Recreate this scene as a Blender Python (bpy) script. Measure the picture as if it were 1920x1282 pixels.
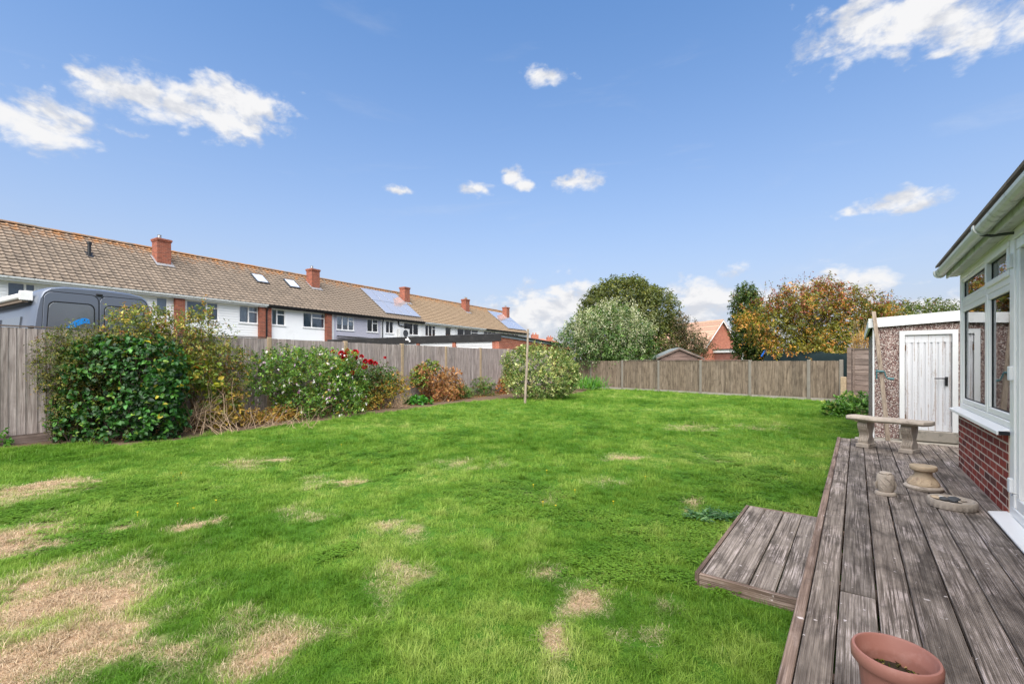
import bpy, bmesh, math, random
import numpy as np
from mathutils import Vector, Matrix

for o in list(bpy.data.objects):
    bpy.data.objects.remove(o)
SC = bpy.context.scene
COL = SC.collection
R = math.radians
random.seed(7)

# ------------------------------------------------------------------ camera
FPX, CX, HY, HC = 853.3, 960.0, 678.0, 1.40      # focal length in photo pixels, centre, horizon row, eye height
cam_d = bpy.data.cameras.new('camera')
cam = bpy.data.objects.new('camera', cam_d)
COL.objects.link(cam)
cam.location = (0, 0, HC)
cam.rotation_euler = (R(90), 0, 0)
cam_d.sensor_width = 36
cam_d.lens = 16
cam_d.shift_y = 37 / 1920
cam_d.clip_start = 0.05
cam_d.clip_end = 3000
SC.camera = cam

# ------------------------------------------------------------------ light
SUN_AZ, SUN_EL = R(-168), R(55)        # behind the camera, softened by thin cloud
SUN_STRENGTH, SUN_ANGLE = 3.8, R(85)
SKY_STRENGTH = 0.102
EXPOSURE = 1.30
SC.view_settings.view_transform = 'Standard'
SC.view_settings.look = 'None'
SC.view_settings.gamma = 1
SC.view_settings.exposure = EXPOSURE
SC.view_settings.use_curve_mapping = False
sd = bpy.data.lights.new('sun', 'SUN')
sd.energy = SUN_STRENGTH
sd.angle = SUN_ANGLE
sd.color = (1.0, 0.95, 0.87)
sun = bpy.data.objects.new('sun', sd)
COL.objects.link(sun)
sdir = Vector((math.sin(SUN_AZ) * math.cos(SUN_EL), math.cos(SUN_AZ) * math.cos(SUN_EL), math.sin(SUN_EL)))
sun.rotation_euler = (-sdir).to_track_quat('-Z', 'Y').to_euler()
sun.location = (-10, -5, 20)


def lin(r, g, b):
    f = lambda c: (c / 255 / 12.92) if c / 255 <= 0.04045 else ((c / 255 + 0.055) / 1.055) ** 2.4
    return (f(r), f(g), f(b))


class NT:
    """tiny helper round a node tree"""
    def __init__(self, tree):
        self.t = tree
        tree.nodes.clear()

    def n(self, kind, **kw):
        nd = self.t.nodes.new(kind)
        for k, v in kw.items():
            setattr(nd, k, v)
        return nd

    def set(self, sock, v):
        if isinstance(v, bpy.types.NodeSocket):
            self.t.links.new(v, sock)
        elif v is not None:
            if isinstance(v, (tuple, list)) and len(v) == 3 and sock.type == 'RGBA':
                v = (*v, 1)
            sock.default_value = v

    def math(self, op, a, b=None, c=None, clamp=False):
        nd = self.n('ShaderNodeMath', operation=op, use_clamp=clamp)
        self.set(nd.inputs[0], a)
        if b is not None: self.set(nd.inputs[1], b)
        if c is not None: self.set(nd.inputs[2], c)
        return nd.outputs[0]

    def vmath(self, op, a, b=None, out=0):
        nd = self.n('ShaderNodeVectorMath', operation=op)
        self.set(nd.inputs[0], a)
        if b is not None: self.set(nd.inputs[1], b)
        return nd.outputs['Value'] if op in ('LENGTH', 'DOT_PRODUCT') else nd.outputs[0]

    def mix(self, fac, a, b, blend='MIX'):
        nd = self.n('ShaderNodeMix', data_type='RGBA', blend_type=blend)
        self.set(nd.inputs[0], fac)
        self.set(nd.inputs[6], a)
        self.set(nd.inputs[7], b)
        return nd.outputs[2]

    def noise(self, vec, scale, detail=4, rough=0.55, dist=0.0, dim='3D'):
        nd = self.n('ShaderNodeTexNoise', noise_dimensions=dim)
        if vec is not None: self.set(nd.inputs['Vector'], vec)
        self.set(nd.inputs['Scale'], scale)
        self.set(nd.inputs['Detail'], detail)
        self.set(nd.inputs['Roughness'], rough)
        self.set(nd.inputs['Distortion'], dist)
        return nd.outputs[0]

    def ramp(self, fac, stops, interp='LINEAR'):
        nd = self.n('ShaderNodeValToRGB')
        nd.color_ramp.interpolation = interp
        el = nd.color_ramp.elements
        while len(el) < len(stops): el.new(0.5)
        for e, (p, c) in zip(el, stops):
            e.position = p
            e.color = (*c, 1) if isinstance(c, (tuple, list)) else (c, c, c, 1)
        self.set(nd.inputs[0], fac)
        return nd.outputs[0]

    def smooth(self, x, a, b, lo=0.0, hi=1.0):
        nd = self.n('ShaderNodeMapRange', interpolation_type='SMOOTHSTEP')
        self.set(nd.inputs[0], x)
        for i, v in enumerate((a, b, lo, hi)): nd.inputs[i + 1].default_value = v
        return nd.outputs[0]

    def scalev(self, vec, s):
        nd = self.n('ShaderNodeMapping')
        self.set(nd.inputs[0], vec)
        nd.inputs['Scale'].default_value = s
        return nd.outputs[0]


# ------------------------------------------------------------------ world: sky with scattered fair-weather clouds
world = bpy.data.worlds.new('World')
SC.world = world
world.use_nodes = True


def build_world():
    N = NT(world.node_tree)
    out = N.n('ShaderNodeOutputWorld')
    bg = N.n('ShaderNodeBackground')
    N.t.links.new(bg.outputs[0], out.inputs[0])
    sky = N.n('ShaderNodeTexSky', sky_type='NISHITA')
    sky.sun_disc = False
    sky.sun_elevation = SUN_EL
    sky.sun_rotation = SUN_AZ
    sky.altitude = 0
    sky.air_density = 1.0
    sky.dust_density = 0.35
    sky.ozone_density = 3.0
    hs = N.n('ShaderNodeHueSaturation')
    hs.inputs['Saturation'].default_value = 1.20
    hs.inputs['Value'].default_value = 1.0
    N.set(hs.inputs['Color'], sky.outputs[0])
    tc = N.n('ShaderNodeTexCoord')
    d = tc.outputs['Generated']
    sep = N.n('ShaderNodeSeparateXYZ')
    N.set(sep.inputs[0], d)
    az = N.math('ARCTAN2', sep.outputs[0], sep.outputs[1])
    el = N.math('ARCSINE', sep.outputs[2])
    # domain warp so that cloud outlines billow
    sv = N.scalev(d, (1, 1, 1.5))
    w1 = N.noise(sv, 5.0, 5, 0.6)
    w2 = N.noise(N.vmath('ADD', sv, (5.3, 1.7, 9.1)), 5.0, 5, 0.6)
    azw = N.math('ADD', az, N.math('MULTIPLY', N.math('SUBTRACT', w1, 0.5), 0.10))
    elw = N.math('ADD', el, N.math('MULTIPLY', N.math('SUBTRACT', w2, 0.5), 0.045))
    cmb = N.n('ShaderNodeCombineXYZ')
    N.set(cmb.inputs[0], azw)
    N.set(cmb.inputs[1], elw)
    A = cmb.outputs[0]
    px = [(75, 232, 175, 74), (5, 210, 110, 60), (345, 200, 235, 60), (440, 185, 120, 50), (250, 178, 110, 36), (1720, 30, 290, 100), (1850, 60, 190, 66),
          (1640, 40, 130, 80), (1028, 145, 56, 26), (740, 352, 32, 14), (893, 350, 52, 19), (966, 326, 30, 26),
          (990, 348, 30, 16), (1082, 344, 76, 27), (1660, 378, 145, 26), (1720, 388, 80, 20), (1020, 585, 130, 70), (1090, 570, 90, 66), (960, 610, 80, 44),
          (1335, 560, 120, 60), (1300, 600, 90, 50), (1570, 545, 150, 62), (1500, 570, 130, 50), (1760, 585, 160, 46)]
    cl = []
    for (x, y, rx, ry) in px:
        u, v = (x - CX) / FPX, (HY - y) / FPX
        a0 = math.atan2(u, 1)
        e0 = math.atan2(v, math.hypot(u, 1))
        da = math.atan2(u + rx / FPX, 1) - math.atan2(u - rx / FPX, 1)
        de = math.atan2(v + ry / FPX, math.hypot(u, 1)) - math.atan2(v - ry / FPX, math.hypot(u, 1))
        cl.append((a0, e0, da / 2, de / 2))
    rg = random.Random(4)
    for i in range(34):      # sky goes on round the back; extra, larger unseen clouds add neutral fill
        a0 = R(60) + R(240) * (i + rg.random() * .8) / 34
        if a0 > math.pi: a0 -= 2 * math.pi
        cl.append((a0, R((6, 22, 42, 62, 14, 32)[i % 6] + rg.uniform(-4, 6)), R(rg.uniform(9, 17)), R(rg.uniform(4, 9))))
    m = None
    for (a0, e0, ra, re) in cl:
        dv = N.vmath('MULTIPLY', N.vmath('SUBTRACT', A, (a0, e0, 0)), (1 / ra, 1 / re, 0))
        ln = N.vmath('LENGTH', dv)
        m = ln if m is None else N.math('SMOOTH_MIN', m, ln, 0.25)
    fb = N.noise(N.scalev(d, (1, 1, 1.7)), 12.0, 10, 0.6, 0.25)
    fb2 = N.noise(N.scalev(d, (1, 1, 1.5)), 34.0, 8, 0.6, 0.3)
    bn = N.noise(N.scalev(d, (1, 1, 1.5)), 17.0, 4, 0.5)
    bil = N.math('SUBTRACT', N.math('MULTIPLY', N.math('ABSOLUTE', N.math('SUBTRACT', bn, 0.5)), 4.0), 0.36)
    cov = N.math('SUBTRACT', 1.0, m)
    dens = N.math('ADD', cov, N.math('MULTIPLY', N.math('SUBTRACT', fb, 0.5), 1.9))
    dens = N.math('ADD', dens, N.math('MULTIPLY', N.math('SUBTRACT', fb2, 0.5), 0.7))
    dens = N.math('ADD', dens, N.math('MULTIPLY', bil, 0.55))
    mask = N.smooth(dens, 0.03, 0.74)
    # thin high veil
    veil = N.noise(N.scalev(d, (1.2, 1.2, 7.0)), 2.6, 7, 0.62, 0.6)
    veil = N.math('MULTIPLY', N.smooth(veil, 0.55, 0.85), 0.16)
    mask = N.math('MAXIMUM', mask, veil)
    # cloud body: thick bright crowns, thinner cool bases
    body = N.noise(N.vmath('ADD', N.scalev(d, (1, 1, 1.7)), (0, 0, 0.035)), 12.0, 6, 0.55, 0.25)
    lit = N.smooth(N.math('ADD', N.math('SUBTRACT', fb, body), N.math('MULTIPLY', dens, 0.06)), -0.10, 0.11)
    ccol = N.mix(lit, (2.75, 2.85, 3.1), (3.7, 3.7, 3.75))
    # air light: the sky pales towards the horizon all the way round
    pale = N.math('POWER', N.math('SUBTRACT', 1.0, N.math('ABSOLUTE', sep.outputs[2]), clamp=True), 2.5)
    base = N.mix(N.math('MULTIPLY', pale, 0.98), hs.outputs[0], (2.15, 2.38, 2.85))
    base = N.mix(pale, base, N.mix(1.0, base, (0.97, 0.85, 0.83), 'MULTIPLY'))
    colr = N.mix(mask, base, ccol)
    N.set(bg.inputs[0], colr)
    bg.inputs[1].default_value = SKY_STRENGTH


build_world()

# ------------------------------------------------------------------ frames: the plot is laid out in three straight directions
def ground(px, py, z=0.0):
    """photo pixel of a point at height z -> place in the garden"""
    Y = (HC - z) * FPX / (py - HY)
    return Vector(((px - CX) / FPX * Y, Y, z))


def at(px, py, Y):
    return Vector(((px - CX) / FPX * Y, Y, HC - (py - HY) / FPX * Y))


DECK = (0.0, 0.0, R(52.9))                 # local x along the boards, local y to the left
TERR = (-21.0, 18.7, math.atan2(.86, .51))  # local x along the eaves, local y away from the garden
LF = (-6.19, 11.57, math.atan2(.86, .51))   # left fence, x = 0 at a post
BF = (10.96, 16.8, math.atan2(.768, -.64))  # back fence, x = 0 at a post, x grows to the left corner
WORLD = (0.0, 0.0, 0.0)


def fpt(frame, x, y, z=0.0):
    ox, oy, r = frame
    return Vector((ox + x * math.cos(r) - y * math.sin(r), oy + x * math.sin(r) + y * math.cos(r), z))


def fence_y(px, d):
    """distance of the line d metres on our side of the left fence, at a photo column"""
    x0, y0 = LF[0] + .86 * d, LF[1] - .51 * d
    a = (px - CX) / FPX
    t = (y0 * a - x0) / (.51 - .86 * a)
    return y0 + .86 * t


OFF = {}


def thing(name, label, cat, frame=WORLD, loc=(0, 0, 0), group=None, rot=0.0):
    o = bpy.data.objects.new(name, None)
    COL.objects.link(o)
    o.empty_display_size = 0.2
    o.location = fpt(frame, *loc)
    o.rotation_euler = (0, 0, frame[2] + rot)
    o['label'] = label
    o['category'] = cat
    if group: o['group'] = group
    OFF[o] = Vector(loc) if rot == 0 else None
    return o


def tag(o, label, cat, group=None):
    o['label'] = label
    o['category'] = cat
    if group: o['group'] = group
    return o


def off_of(p):
    while p is not None:
        if p in OFF and OFF[p] is not None: return OFF[p]
        p = p.parent
    return Vector((0, 0, 0))


class MB:
    def __init__(self):
        self.v, self.f = [], []

    def add(self, verts, faces):
        k = len(self.v)
        self.v += [tuple(p) for p in verts]
        self.f += [tuple(i + k for i in f) for f in faces]
        return self

    def box(self, x0, x1, y0, y1, z0, z1):
        return self.add([(x0, y0, z0), (x1, y0, z0), (x1, y1, z0), (x0, y1, z0), (x0, y0, z1), (x1, y0, z1), (x1, y1, z1), (x0, y1, z1)],
                        [(0, 3, 2, 1), (4, 5, 6, 7), (0, 1, 5, 4), (1, 2, 6, 5), (2, 3, 7, 6), (3, 0, 4, 7)])

    def quad(self, a, b, c, d):
        return self.add([a, b, c, d], [(0, 1, 2, 3)])

    def prism(self, poly, axis, a0, a1):
        """poly of (p,q) pairs extruded along an axis: 'x' -> (a,p,q), 'y' -> (p,a,q), 'z' -> (p,q,a)"""
        mk = {'x': lambda p, q, a: (a, p, q), 'y': lambda p, q, a: (p, a, q), 'z': lambda p, q, a: (p, q, a)}[axis]
        n = len(poly)
        vs = [mk(p, q, a0) for p, q in poly] + [mk(p, q, a1) for p, q in poly]
        fs = [tuple(range(n))[::-1], tuple(range(n, 2 * n))] + [(i, (i + 1) % n, n + (i + 1) % n, n + i) for i in range(n)]
        return self.add(vs, fs)

    def tube(self, pts, rad, n=6, cap=True):
        pts = [Vector(p) for p in pts]
        if not isinstance(rad, (list, tuple)): rad = [rad] * len(pts)
        vs, fs = [], []
        for i, p in enumerate(pts):
            t = (pts[min(i + 1, len(pts) - 1)] - pts[max(i - 1, 0)])
            if t.length < 1e-9: t = Vector((0, 0, 1))
            t.normalize()
            u = t.cross(Vector((0, 0, 1)) if abs(t.z) < .9 else Vector((1, 0, 0))).normalized()
            w = t.cross(u)
            for k in range(n):
                a = 2 * math.pi * k / n
                vs.append(p + (u * math.cos(a) + w * math.sin(a)) * rad[i])
        for i in range(len(pts) - 1):
            for k in range(n):
                fs.append((i * n + k, i * n + (k + 1) % n, (i + 1) * n + (k + 1) % n, (i + 1) * n + k))
        if cap:
            fs.append(tuple(range(n))[::-1])
            fs.append(tuple(range((len(pts) - 1) * n, len(pts) * n)))
        return self.add(vs, fs)

    def lathe(self, prof, cx=0, cy=0, n=32, wob=None):
        vs, fs = [], []
        for i, (r, z) in enumerate(prof):
            for k in range(n):
                a = 2 * math.pi * k / n
                rr = r * (wob(a, i) if wob else 1)
                vs.append((cx + rr * math.cos(a), cy + rr * math.sin(a), z))
        for i in range(len(prof) - 1):
            for k in range(n):
                fs.append((i * n + k, i * n + (k + 1) % n, (i + 1) * n + (k + 1) % n, (i + 1) * n + k))
        fs.append(tuple(range(n))[::-1])
        fs.append(tuple(range((len(prof) - 1) * n, len(prof) * n)))
        return self.add(vs, fs)

    def mesh(self, name, mat, off=Vector((0, 0, 0)), smooth=False, bevel=0.0, seg=1):
        me = bpy.data.meshes.new(name)
        me.from_pydata([(v[0] - off[0], v[1] - off[1], v[2] - off[2]) for v in self.v], [], self.f)
        bm = bmesh.new()
        bm.from_mesh(me)
        bmesh.ops.recalc_face_normals(bm, faces=bm.faces)
        if bevel > 0:
            bmesh.ops.bevel(bm, geom=[e for e in bm.edges if len(e.link_faces) == 2 and e.calc_face_angle(0) > .5],
                            offset=bevel, segments=seg, affect='EDGES', profile=.6)
        bm.to_mesh(me)
        bm.free()
        if smooth:
            me.polygons.foreach_set('use_smooth', [True] * len(me.polygons))
            try:
                me.set_sharp_from_angle(angle=R(42))
            except Exception:
                pass
        me.materials.append(mat)
        return me

    def build(self, name, mat, parent=None, smooth=False, bevel=0.0, seg=1, off=None):
        me = self.mesh(name, mat, off if off is not None else off_of(parent), smooth, bevel, seg)
        o = bpy.data.objects.new(name, me)
        COL.objects.link(o)
        if parent is not None: o.parent = parent
        return o


def piece(name, me, parent, loc, rot=(0, 0, 0), scale=(1, 1, 1)):
    o = bpy.data.objects.new(name, me)
    COL.objects.link(o)
    o.parent = parent
    o.location = Vector(loc) - off_of(parent)
    o.rotation_euler = rot
    o.scale = scale
    return o


def struct(o):
    o['kind'] = 'structure'
    return o


def stuff(o):
    o['kind'] = 'stuff'
    return o


# ------------------------------------------------------------------ materials
MAT = {}


def new_mat(name):
    m = bpy.data.materials.new(name)
    m.use_nodes = True
    MAT[name] = m
    N = NT(m.node_tree)
    out = N.n('ShaderNodeOutputMaterial')
    p = N.n('ShaderNodeBsdfPrincipled')
    N.t.links.new(p.outputs[0], out.inputs[0])
    return m, N, p, out


def bump(N, p, h, strength=0.4, dist=0.01):
    b = N.n('ShaderNodeBump')
    b.inputs['Strength'].default_value = strength
    b.inputs['Distance'].default_value = dist
    N.set(b.inputs['Height'], h)
    N.t.links.new(b.outputs[0], p.inputs['Normal'])


def coords(N, kind='object', rnd=True):
    tc = N.n('ShaderNodeTexCoord')
    v = tc.outputs['Object']
    if kind == 'world':
        return N.n('ShaderNodeNewGeometry').outputs['Position']
    if rnd:
        oi = N.n('ShaderNodeObjectInfo')
        cm = N.n('ShaderNodeCombineXYZ')
        for i in range(3): N.set(cm.inputs[i], N.math('MULTIPLY', oi.outputs['Random'], 37.0 + 11 * i))
        v = N.vmath('ADD', v, cm.outputs[0])
    return v


def rnd(N):
    return N.n('ShaderNodeObjectInfo').outputs['Random']


def plain(name, col, rough=0.6, var=0.12, scale=3.0, spec=0.4, bmp=0.0, bscale=60, metal=0.0, dirt=None):
    m, N, p, _ = new_mat(name)
    v = coords(N)
    f = N.noise(v, scale, 6, 0.6)
    c = N.mix(f, tuple(x * (1 - var) for x in col), tuple(min(1, x * (1 + var)) for x in col))
    if dirt:
        dcol, amt, dsc = dirt
        g = N.noise(v, dsc, 8, 0.68)
        c = N.mix(N.math('MULTIPLY', N.smooth(g, 0.52, 0.72), amt), c, dcol)
    N.set(p.inputs['Base Color'], c)
    N.set(p.inputs['Roughness'], rough)
    p.inputs['Specular IOR Level'].default_value = spec
    p.inputs['Metallic'].default_value = metal
    if bmp: bump(N, p, N.noise(v, bscale, 4, 0.6), bmp, 0.004)
    return m


def wood_mat(name, dark, light, axis, streak=0.5, tint=0.25, white=0.0, scale=1.0, knots=True, groove=0):
    """weathered wood; grain runs along the given local axis"""
    m, N, p, _ = new_mat(name)
    v = coords(N)
    s = [38 * scale] * 3
    s[axis] = 1.3 * scale
    g = N.noise(N.scalev(v, s), 1.0, 7, 0.65, 0.5)
    s2 = [130 * scale] * 3
    s2[axis] = 3.0 * scale
    g2 = N.noise(N.scalev(v, s2), 1.0, 4, 0.6)
    s3 = [6 * scale] * 3
    s3[axis] = 2.6 * scale
    blot = N.noise(N.scalev(v, s3), 1.0, 6, 0.65, 0.6)
    f = N.math('ADD', N.math('MULTIPLY', g, 0.55), N.math('MULTIPLY', g2, 0.45))
    f = N.smooth(f, 0.30, 0.70)
    c = N.mix(f, dark, light)
    c = N.mix(N.math('MULTIPLY', N.smooth(blot, 0.42, 0.66), streak), c, tuple(x * 0.45 for x in dark))
    if white:
        wb = N.noise(N.vmath('ADD', N.scalev(v, s3), (3, 7, 1)), 0.8, 8, 0.72, 0.4)
        wf = N.math('MULTIPLY', N.smooth(wb, 0.47, 0.66), N.smooth(g2, 0.44, 0.58))
        c = N.mix(N.math('MULTIPLY', wf, white), c, lin(205, 190, 182))
        sp = N.noise(N.scalev(v, tuple(x * 22 for x in (1, 1, 1))), 1.0, 3, 0.5)
        c = N.mix(N.math('MULTIPLY', N.smooth(sp, 0.70, 0.74), 0.75), c, lin(210, 200, 195))
    # whole-board tone
    r = rnd(N)
    c = N.mix(1.0, c, N.ramp(r, [(0, (1 - tint, 1 - tint, 1 - tint)), (0.5, (1, .98, .96)), (1, (1 + tint * .5, 1 + tint * .5, 1 + tint * .55))]), 'MULTIPLY')
    N.set(p.inputs['Base Color'], c)
    p.inputs['Roughness'].default_value = 0.85
    p.inputs['Specular IOR Level'].default_value = 0.2
    h = N.math('ADD', g, N.math('MULTIPLY', g2, 0.6))
    if groove:
        sp3 = N.n('ShaderNodeSeparateXYZ')
        N.set(sp3.inputs[0], N.n('ShaderNodeTexCoord').outputs['Object'])
        gv = N.math('SINE', N.math('MULTIPLY', sp3.outputs[1], groove))
        h = N.math('ADD', h, N.math('MULTIPLY', gv, 0.5))
    bump(N, p, h, 0.6, 0.006)
    return m


def brick_tex_mat(name, cols, mortar, bw=0.225, bh=0.075, ax='xz', bmp=0.5):
    m, N, p, _ = new_mat(name)
    tc = N.n('ShaderNodeTexCoord')
    sp = N.n('ShaderNodeSeparateXYZ')
    N.set(sp.inputs[0], tc.outputs['Object'])
    cb = N.n('ShaderNodeCombineXYZ')
    if ax == 'xz':
        N.set(cb.inputs[0], N.math('ADD', sp.outputs[0], sp.outputs[1]))
    N.set(cb.inputs[1], sp.outputs[2])
    b = N.n('ShaderNodeTexBrick')
    N.set(b.inputs['Vector'], cb.outputs[0])
    b.inputs['Scale'].default_value = 1.0
    b.inputs['Brick Width'].default_value = bw
    b.inputs['Row Height'].default_value = bh
    b.inputs['Mortar Size'].default_value = 0.006
    b.inputs['Color1'].default_value = (*cols[0], 1)
    b.inputs['Color2'].default_value = (*cols[1], 1)
    b.inputs['Mortar'].default_value = (*mortar, 1)
    f = N.noise(tc.outputs['Object'], 3.0, 6, 0.65)
    c = N.mix(N.math('MULTIPLY', N.smooth(f, 0.45, 0.75), 0.5), b.outputs[0], tuple(x * 0.5 for x in cols[0]))
    N.set(p.inputs['Base Color'], c)
    p.inputs['Roughness'].default_value = 0.9
    bump(N, p, N.math('SUBTRACT', 1.0, b.outputs['Fac']), bmp, 0.01)
    return m


def leaf_mat(name, trans=0.35, rough=0.45, spec=0.4, gain=1.0):
    m, N, p, out = new_mat(name)
    a = N.n('ShaderNodeVertexColor', layer_name='Col')
    c = a.outputs[0]
    if gain != 1.0: c = N.mix(1.0, c, (gain, gain, gain), 'MULTIPLY')
    N.set(p.inputs['Base Color'], c)
    p.inputs['Roughness'].default_value = rough
    p.inputs['Specular IOR Level'].default_value = spec
    t = N.n('ShaderNodeBsdfTranslucent')
    N.set(t.inputs[0], N.mix(1.0, c, (1.25, 1.3, 0.7), 'MULTIPLY'))
    mx = N.n('ShaderNodeMixShader')
    mx.inputs[0].default_value = trans
    N.t.links.new(p.outputs[0], mx.inputs[1])
    N.t.links.new(t.outputs[0], mx.inputs[2])
    N.t.links.new(mx.outputs[0], out.inputs[0])
    return m


def glass_mat(name, tint=(.75, .8, .8), ior=1.5, clear=0.75, dark=(.05, .06, .07), rough=0.01):
    m, N, p, out = new_mat(name)
    tr = N.n('ShaderNodeBsdfTransparent')
    N.set(tr.inputs[0], (*tint, 1))
    gl = N.n('ShaderNodeBsdfGlossy')
    gl.inputs['Roughness'].default_value = rough
    gl.inputs[0].default_value = (.95, .97, 1, 1)
    p.inputs['Base Color'].default_value = (*dark, 1)
    p.inputs['Roughness'].default_value = 0.05
    m1 = N.n('ShaderNodeMixShader')
    m1.inputs[0].default_value = clear
    N.t.links.new(p.outputs[0], m1.inputs[1])
    N.t.links.new(tr.outputs[0], m1.inputs[2])
    fr = N.n('ShaderNodeFresnel')
    fr.inputs[0].default_value = ior
    m2 = N.n('ShaderNodeMixShader')
    N.t.links.new(fr.outputs[0], m2.inputs[0])
    N.t.links.new(m1.outputs[0], m2.inputs[1])
    N.t.links.new(gl.outputs[0], m2.inputs[2])
    N.t.links.new(m2.outputs[0], out.inputs[0])
    return m


plain('upvc', (.86, .84, .80), 0.3, 0.03, 4, 0.5, dirt=((.55, .53, .47), 0.2, 5))
plain('white_paint', (.74, .74, .72), 0.55, 0.05, 3, 0.4, dirt=((.42, .41, .37), 0.3, 4))
plain('gutter_white', (.66, .67, .64), 0.4, 0.08, 6, 0.45, dirt=((.12, .14, .09), 0.75, 7))
plain('soffit', (.60, .60, .57), 0.6, 0.08, 5, 0.3, dirt=((.2, .2, .17), 0.6, 9))
plain('render_white', (.88, .875, .855), 0.8, 0.04, 1.2, 0.2, 0.15, 120, dirt=((.55, .55, .52), 0.25, 2))
plain('render_pink', (.70, .62, .63), 0.8, 0.05, 1.2, 0.2)
plain('grey_panel', (.34, .38, .43), 0.7, 0.1, 2)
plain('blind_grey', (.30, .36, .41), 0.8, 0.06, 1.0, 0.1)
plain('blind_white', (.62, .66, .70), 0.8, 0.05, 1.0, 0.1)
plain('blind_blue', (.24, .38, .55), 0.8, 0.05, 1.0, 0.1)
plain('curtain', (.70, .72, .72), 0.9, 0.12, 9.0, 0.1)
plain('black_fascia', (.018, .017, .016), 0.55, 0.4, 2.5, 0.35, dirt=((.07, .065, .06), 0.6, 3))
plain('felt', (.05, .05, .052), 0.9, 0.25, 3, 0.2, 0.3, 90)
plain('felt_pale', (.19, .215, .215), 0.85, 0.2, 5, 0.2, 0.3, 150)
plain('black_metal', (.012, .012, .013), 0.35, 0.2, 8, 0.5)
plain('dark_grey', (.045, .048, .052), 0.5, 0.2, 4)
plain('steel', (.42, .42, .41), 0.35, 0.1, 9, 0.5, metal=0.9)
plain('lead', (.24, .24, .25), 0.6, 0.2, 9, 0.4)
plain('mortar', (.60, .48, .38), 0.95, 0.18, 20, 0.1, 0.4, 150)
plain('concrete', (.30, .27, .225), 0.95, 0.25, 6, 0.15, 0.5, 110, dirt=((.12, .115, .09), 0.7, 7))
plain('tan_concrete', (.34, .255, .165), 0.95, 0.3, 12, 0.15, 0.6, 120, dirt=((.16, .13, .10), 0.7, 14))
plain('grey_concrete', (.20, .178, .15), 0.95, 0.2, 8, 0.15, 0.5, 120, dirt=((.15, .14, .12), 0.5, 10))
plain('stone', (.37, .31, .25), 0.95, 0.4, 14, 0.15, 1.0, 70, dirt=((.13, .105, .08), 0.8, 9))
plain('stone_warm', (.42, .32, .215), 0.95, 0.3, 14, 0.15, 0.7, 80, dirt=((.22, .155, .105), 0.7, 9))
plain('stone_white', (.62, .59, .55), 0.95, 0.2, 20, 0.15, 0.5, 90)
plain('stone_dark', (.075, .075, .075), 0.9, 0.3, 20, 0.2, 0.5, 90)
plain('terracotta_plastic', (.30, .132, .10), 0.55, 0.10, 9, 0.35, 0.12, 120, dirt=((.42, .23, .19), 0.5, 11))
plain('potting_soil', (.035, .026, .018), 1.0, 0.5, 60, 0.1, 1.0, 120)
plain('soil', (.125, .085, .055), 1.0, 0.4, 14, 0.1, 1.0, 60, dirt=((.22, .16, .10), 0.7, 22))
plain('tarmac', (.055, .055, .055), 0.95, 0.25, 8, 0.2, 0.5, 160)
plain('rough_ground', (.085, .105, .045), 1.0, 0.4, 0.6, 0.1, 0.5, 6)
plain('teal_metal', (.045, .14, .15), 0.45, 0.3, 30, 0.4, dirt=((.2, .12, .07), 0.6, 60))
plain('twig_pale', (.36, .255, .165), 0.9, 0.25, 30, 0.1)
plain('twig_brown', (.16, .095, .055), 0.9, 0.3, 30, 0.1)
plain('bark', (.085, .065, .05), 0.95, 0.35, 20, 0.1, 0.8, 60)
plain('stem_green', (.12, .17, .05), 0.7, 0.25, 20, 0.2)
plain('tarpaulin', (.009, .018, .019), 0.85, 0.4, 3, 0.12, 0.4, 12)
plain('blue_plastic', (.02, .13, .50), 0.4, 0.1, 6, 0.5)
plain('sticker_blue', (.01, .22, .62), 0.4, 0.12, 20, 0.5)
plain('rubber', (.012, .013, .014), 0.6, 0.2, 9, 0.3)
plain('van_light', (.35, .015, .015), 0.2, 0.1, 9, 0.5)
plain('rose_red', (.42, .006, .012), 0.6, 0.3, 25, 0.3)
plain('floor_beige', (.38, .33, .26), 0.6, 0.1, 3)
plain('wall_beige', (.62, .58, .50), 0.8, 0.06, 2)
plain('wicker', (.16, .12, .085), 0.8, 0.3, 30)
plain('dandelion', (.75, .50, .01), 0.7, 0.15, 30)
plain('air_unit', (.62, .62, .60), 0.5, 0.05, 5)
plain('rooflight_glass', (.55, .60, .68), 0.05, 0.02, 3, 0.8)
m, N, p, _ = new_mat('van_grey')
p.inputs['Base Color'].default_value = (.13, .148, .185, 1)
p.inputs['Metallic'].default_value = 0.3
p.inputs['Roughness'].default_value = 0.38
p.inputs['Coat Weight'].default_value = 0.5
p.inputs['Coat Roughness'].default_value = 0.08
m, N, p, _ = new_mat('van_glass')
p.inputs['Base Color'].default_value = (.10, .115, .135, 1)
p.inputs['Roughness'].default_value = 0.12
p.inputs['Specular IOR Level'].default_value = 0.9
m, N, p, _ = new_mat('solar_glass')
p.inputs['Base Color'].default_value = (.62, .60, .60, 1)  # pale base stands in for bright sky reflected in the dark panels
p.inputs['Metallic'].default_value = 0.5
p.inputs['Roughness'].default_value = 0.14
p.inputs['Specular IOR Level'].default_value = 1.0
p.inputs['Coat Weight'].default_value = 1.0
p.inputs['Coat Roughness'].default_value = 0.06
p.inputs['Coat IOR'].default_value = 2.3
glass_mat('glass', clear=0.92)
glass_mat('house_glass', (.85, .88, .9), 1.5, 0.94)

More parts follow.
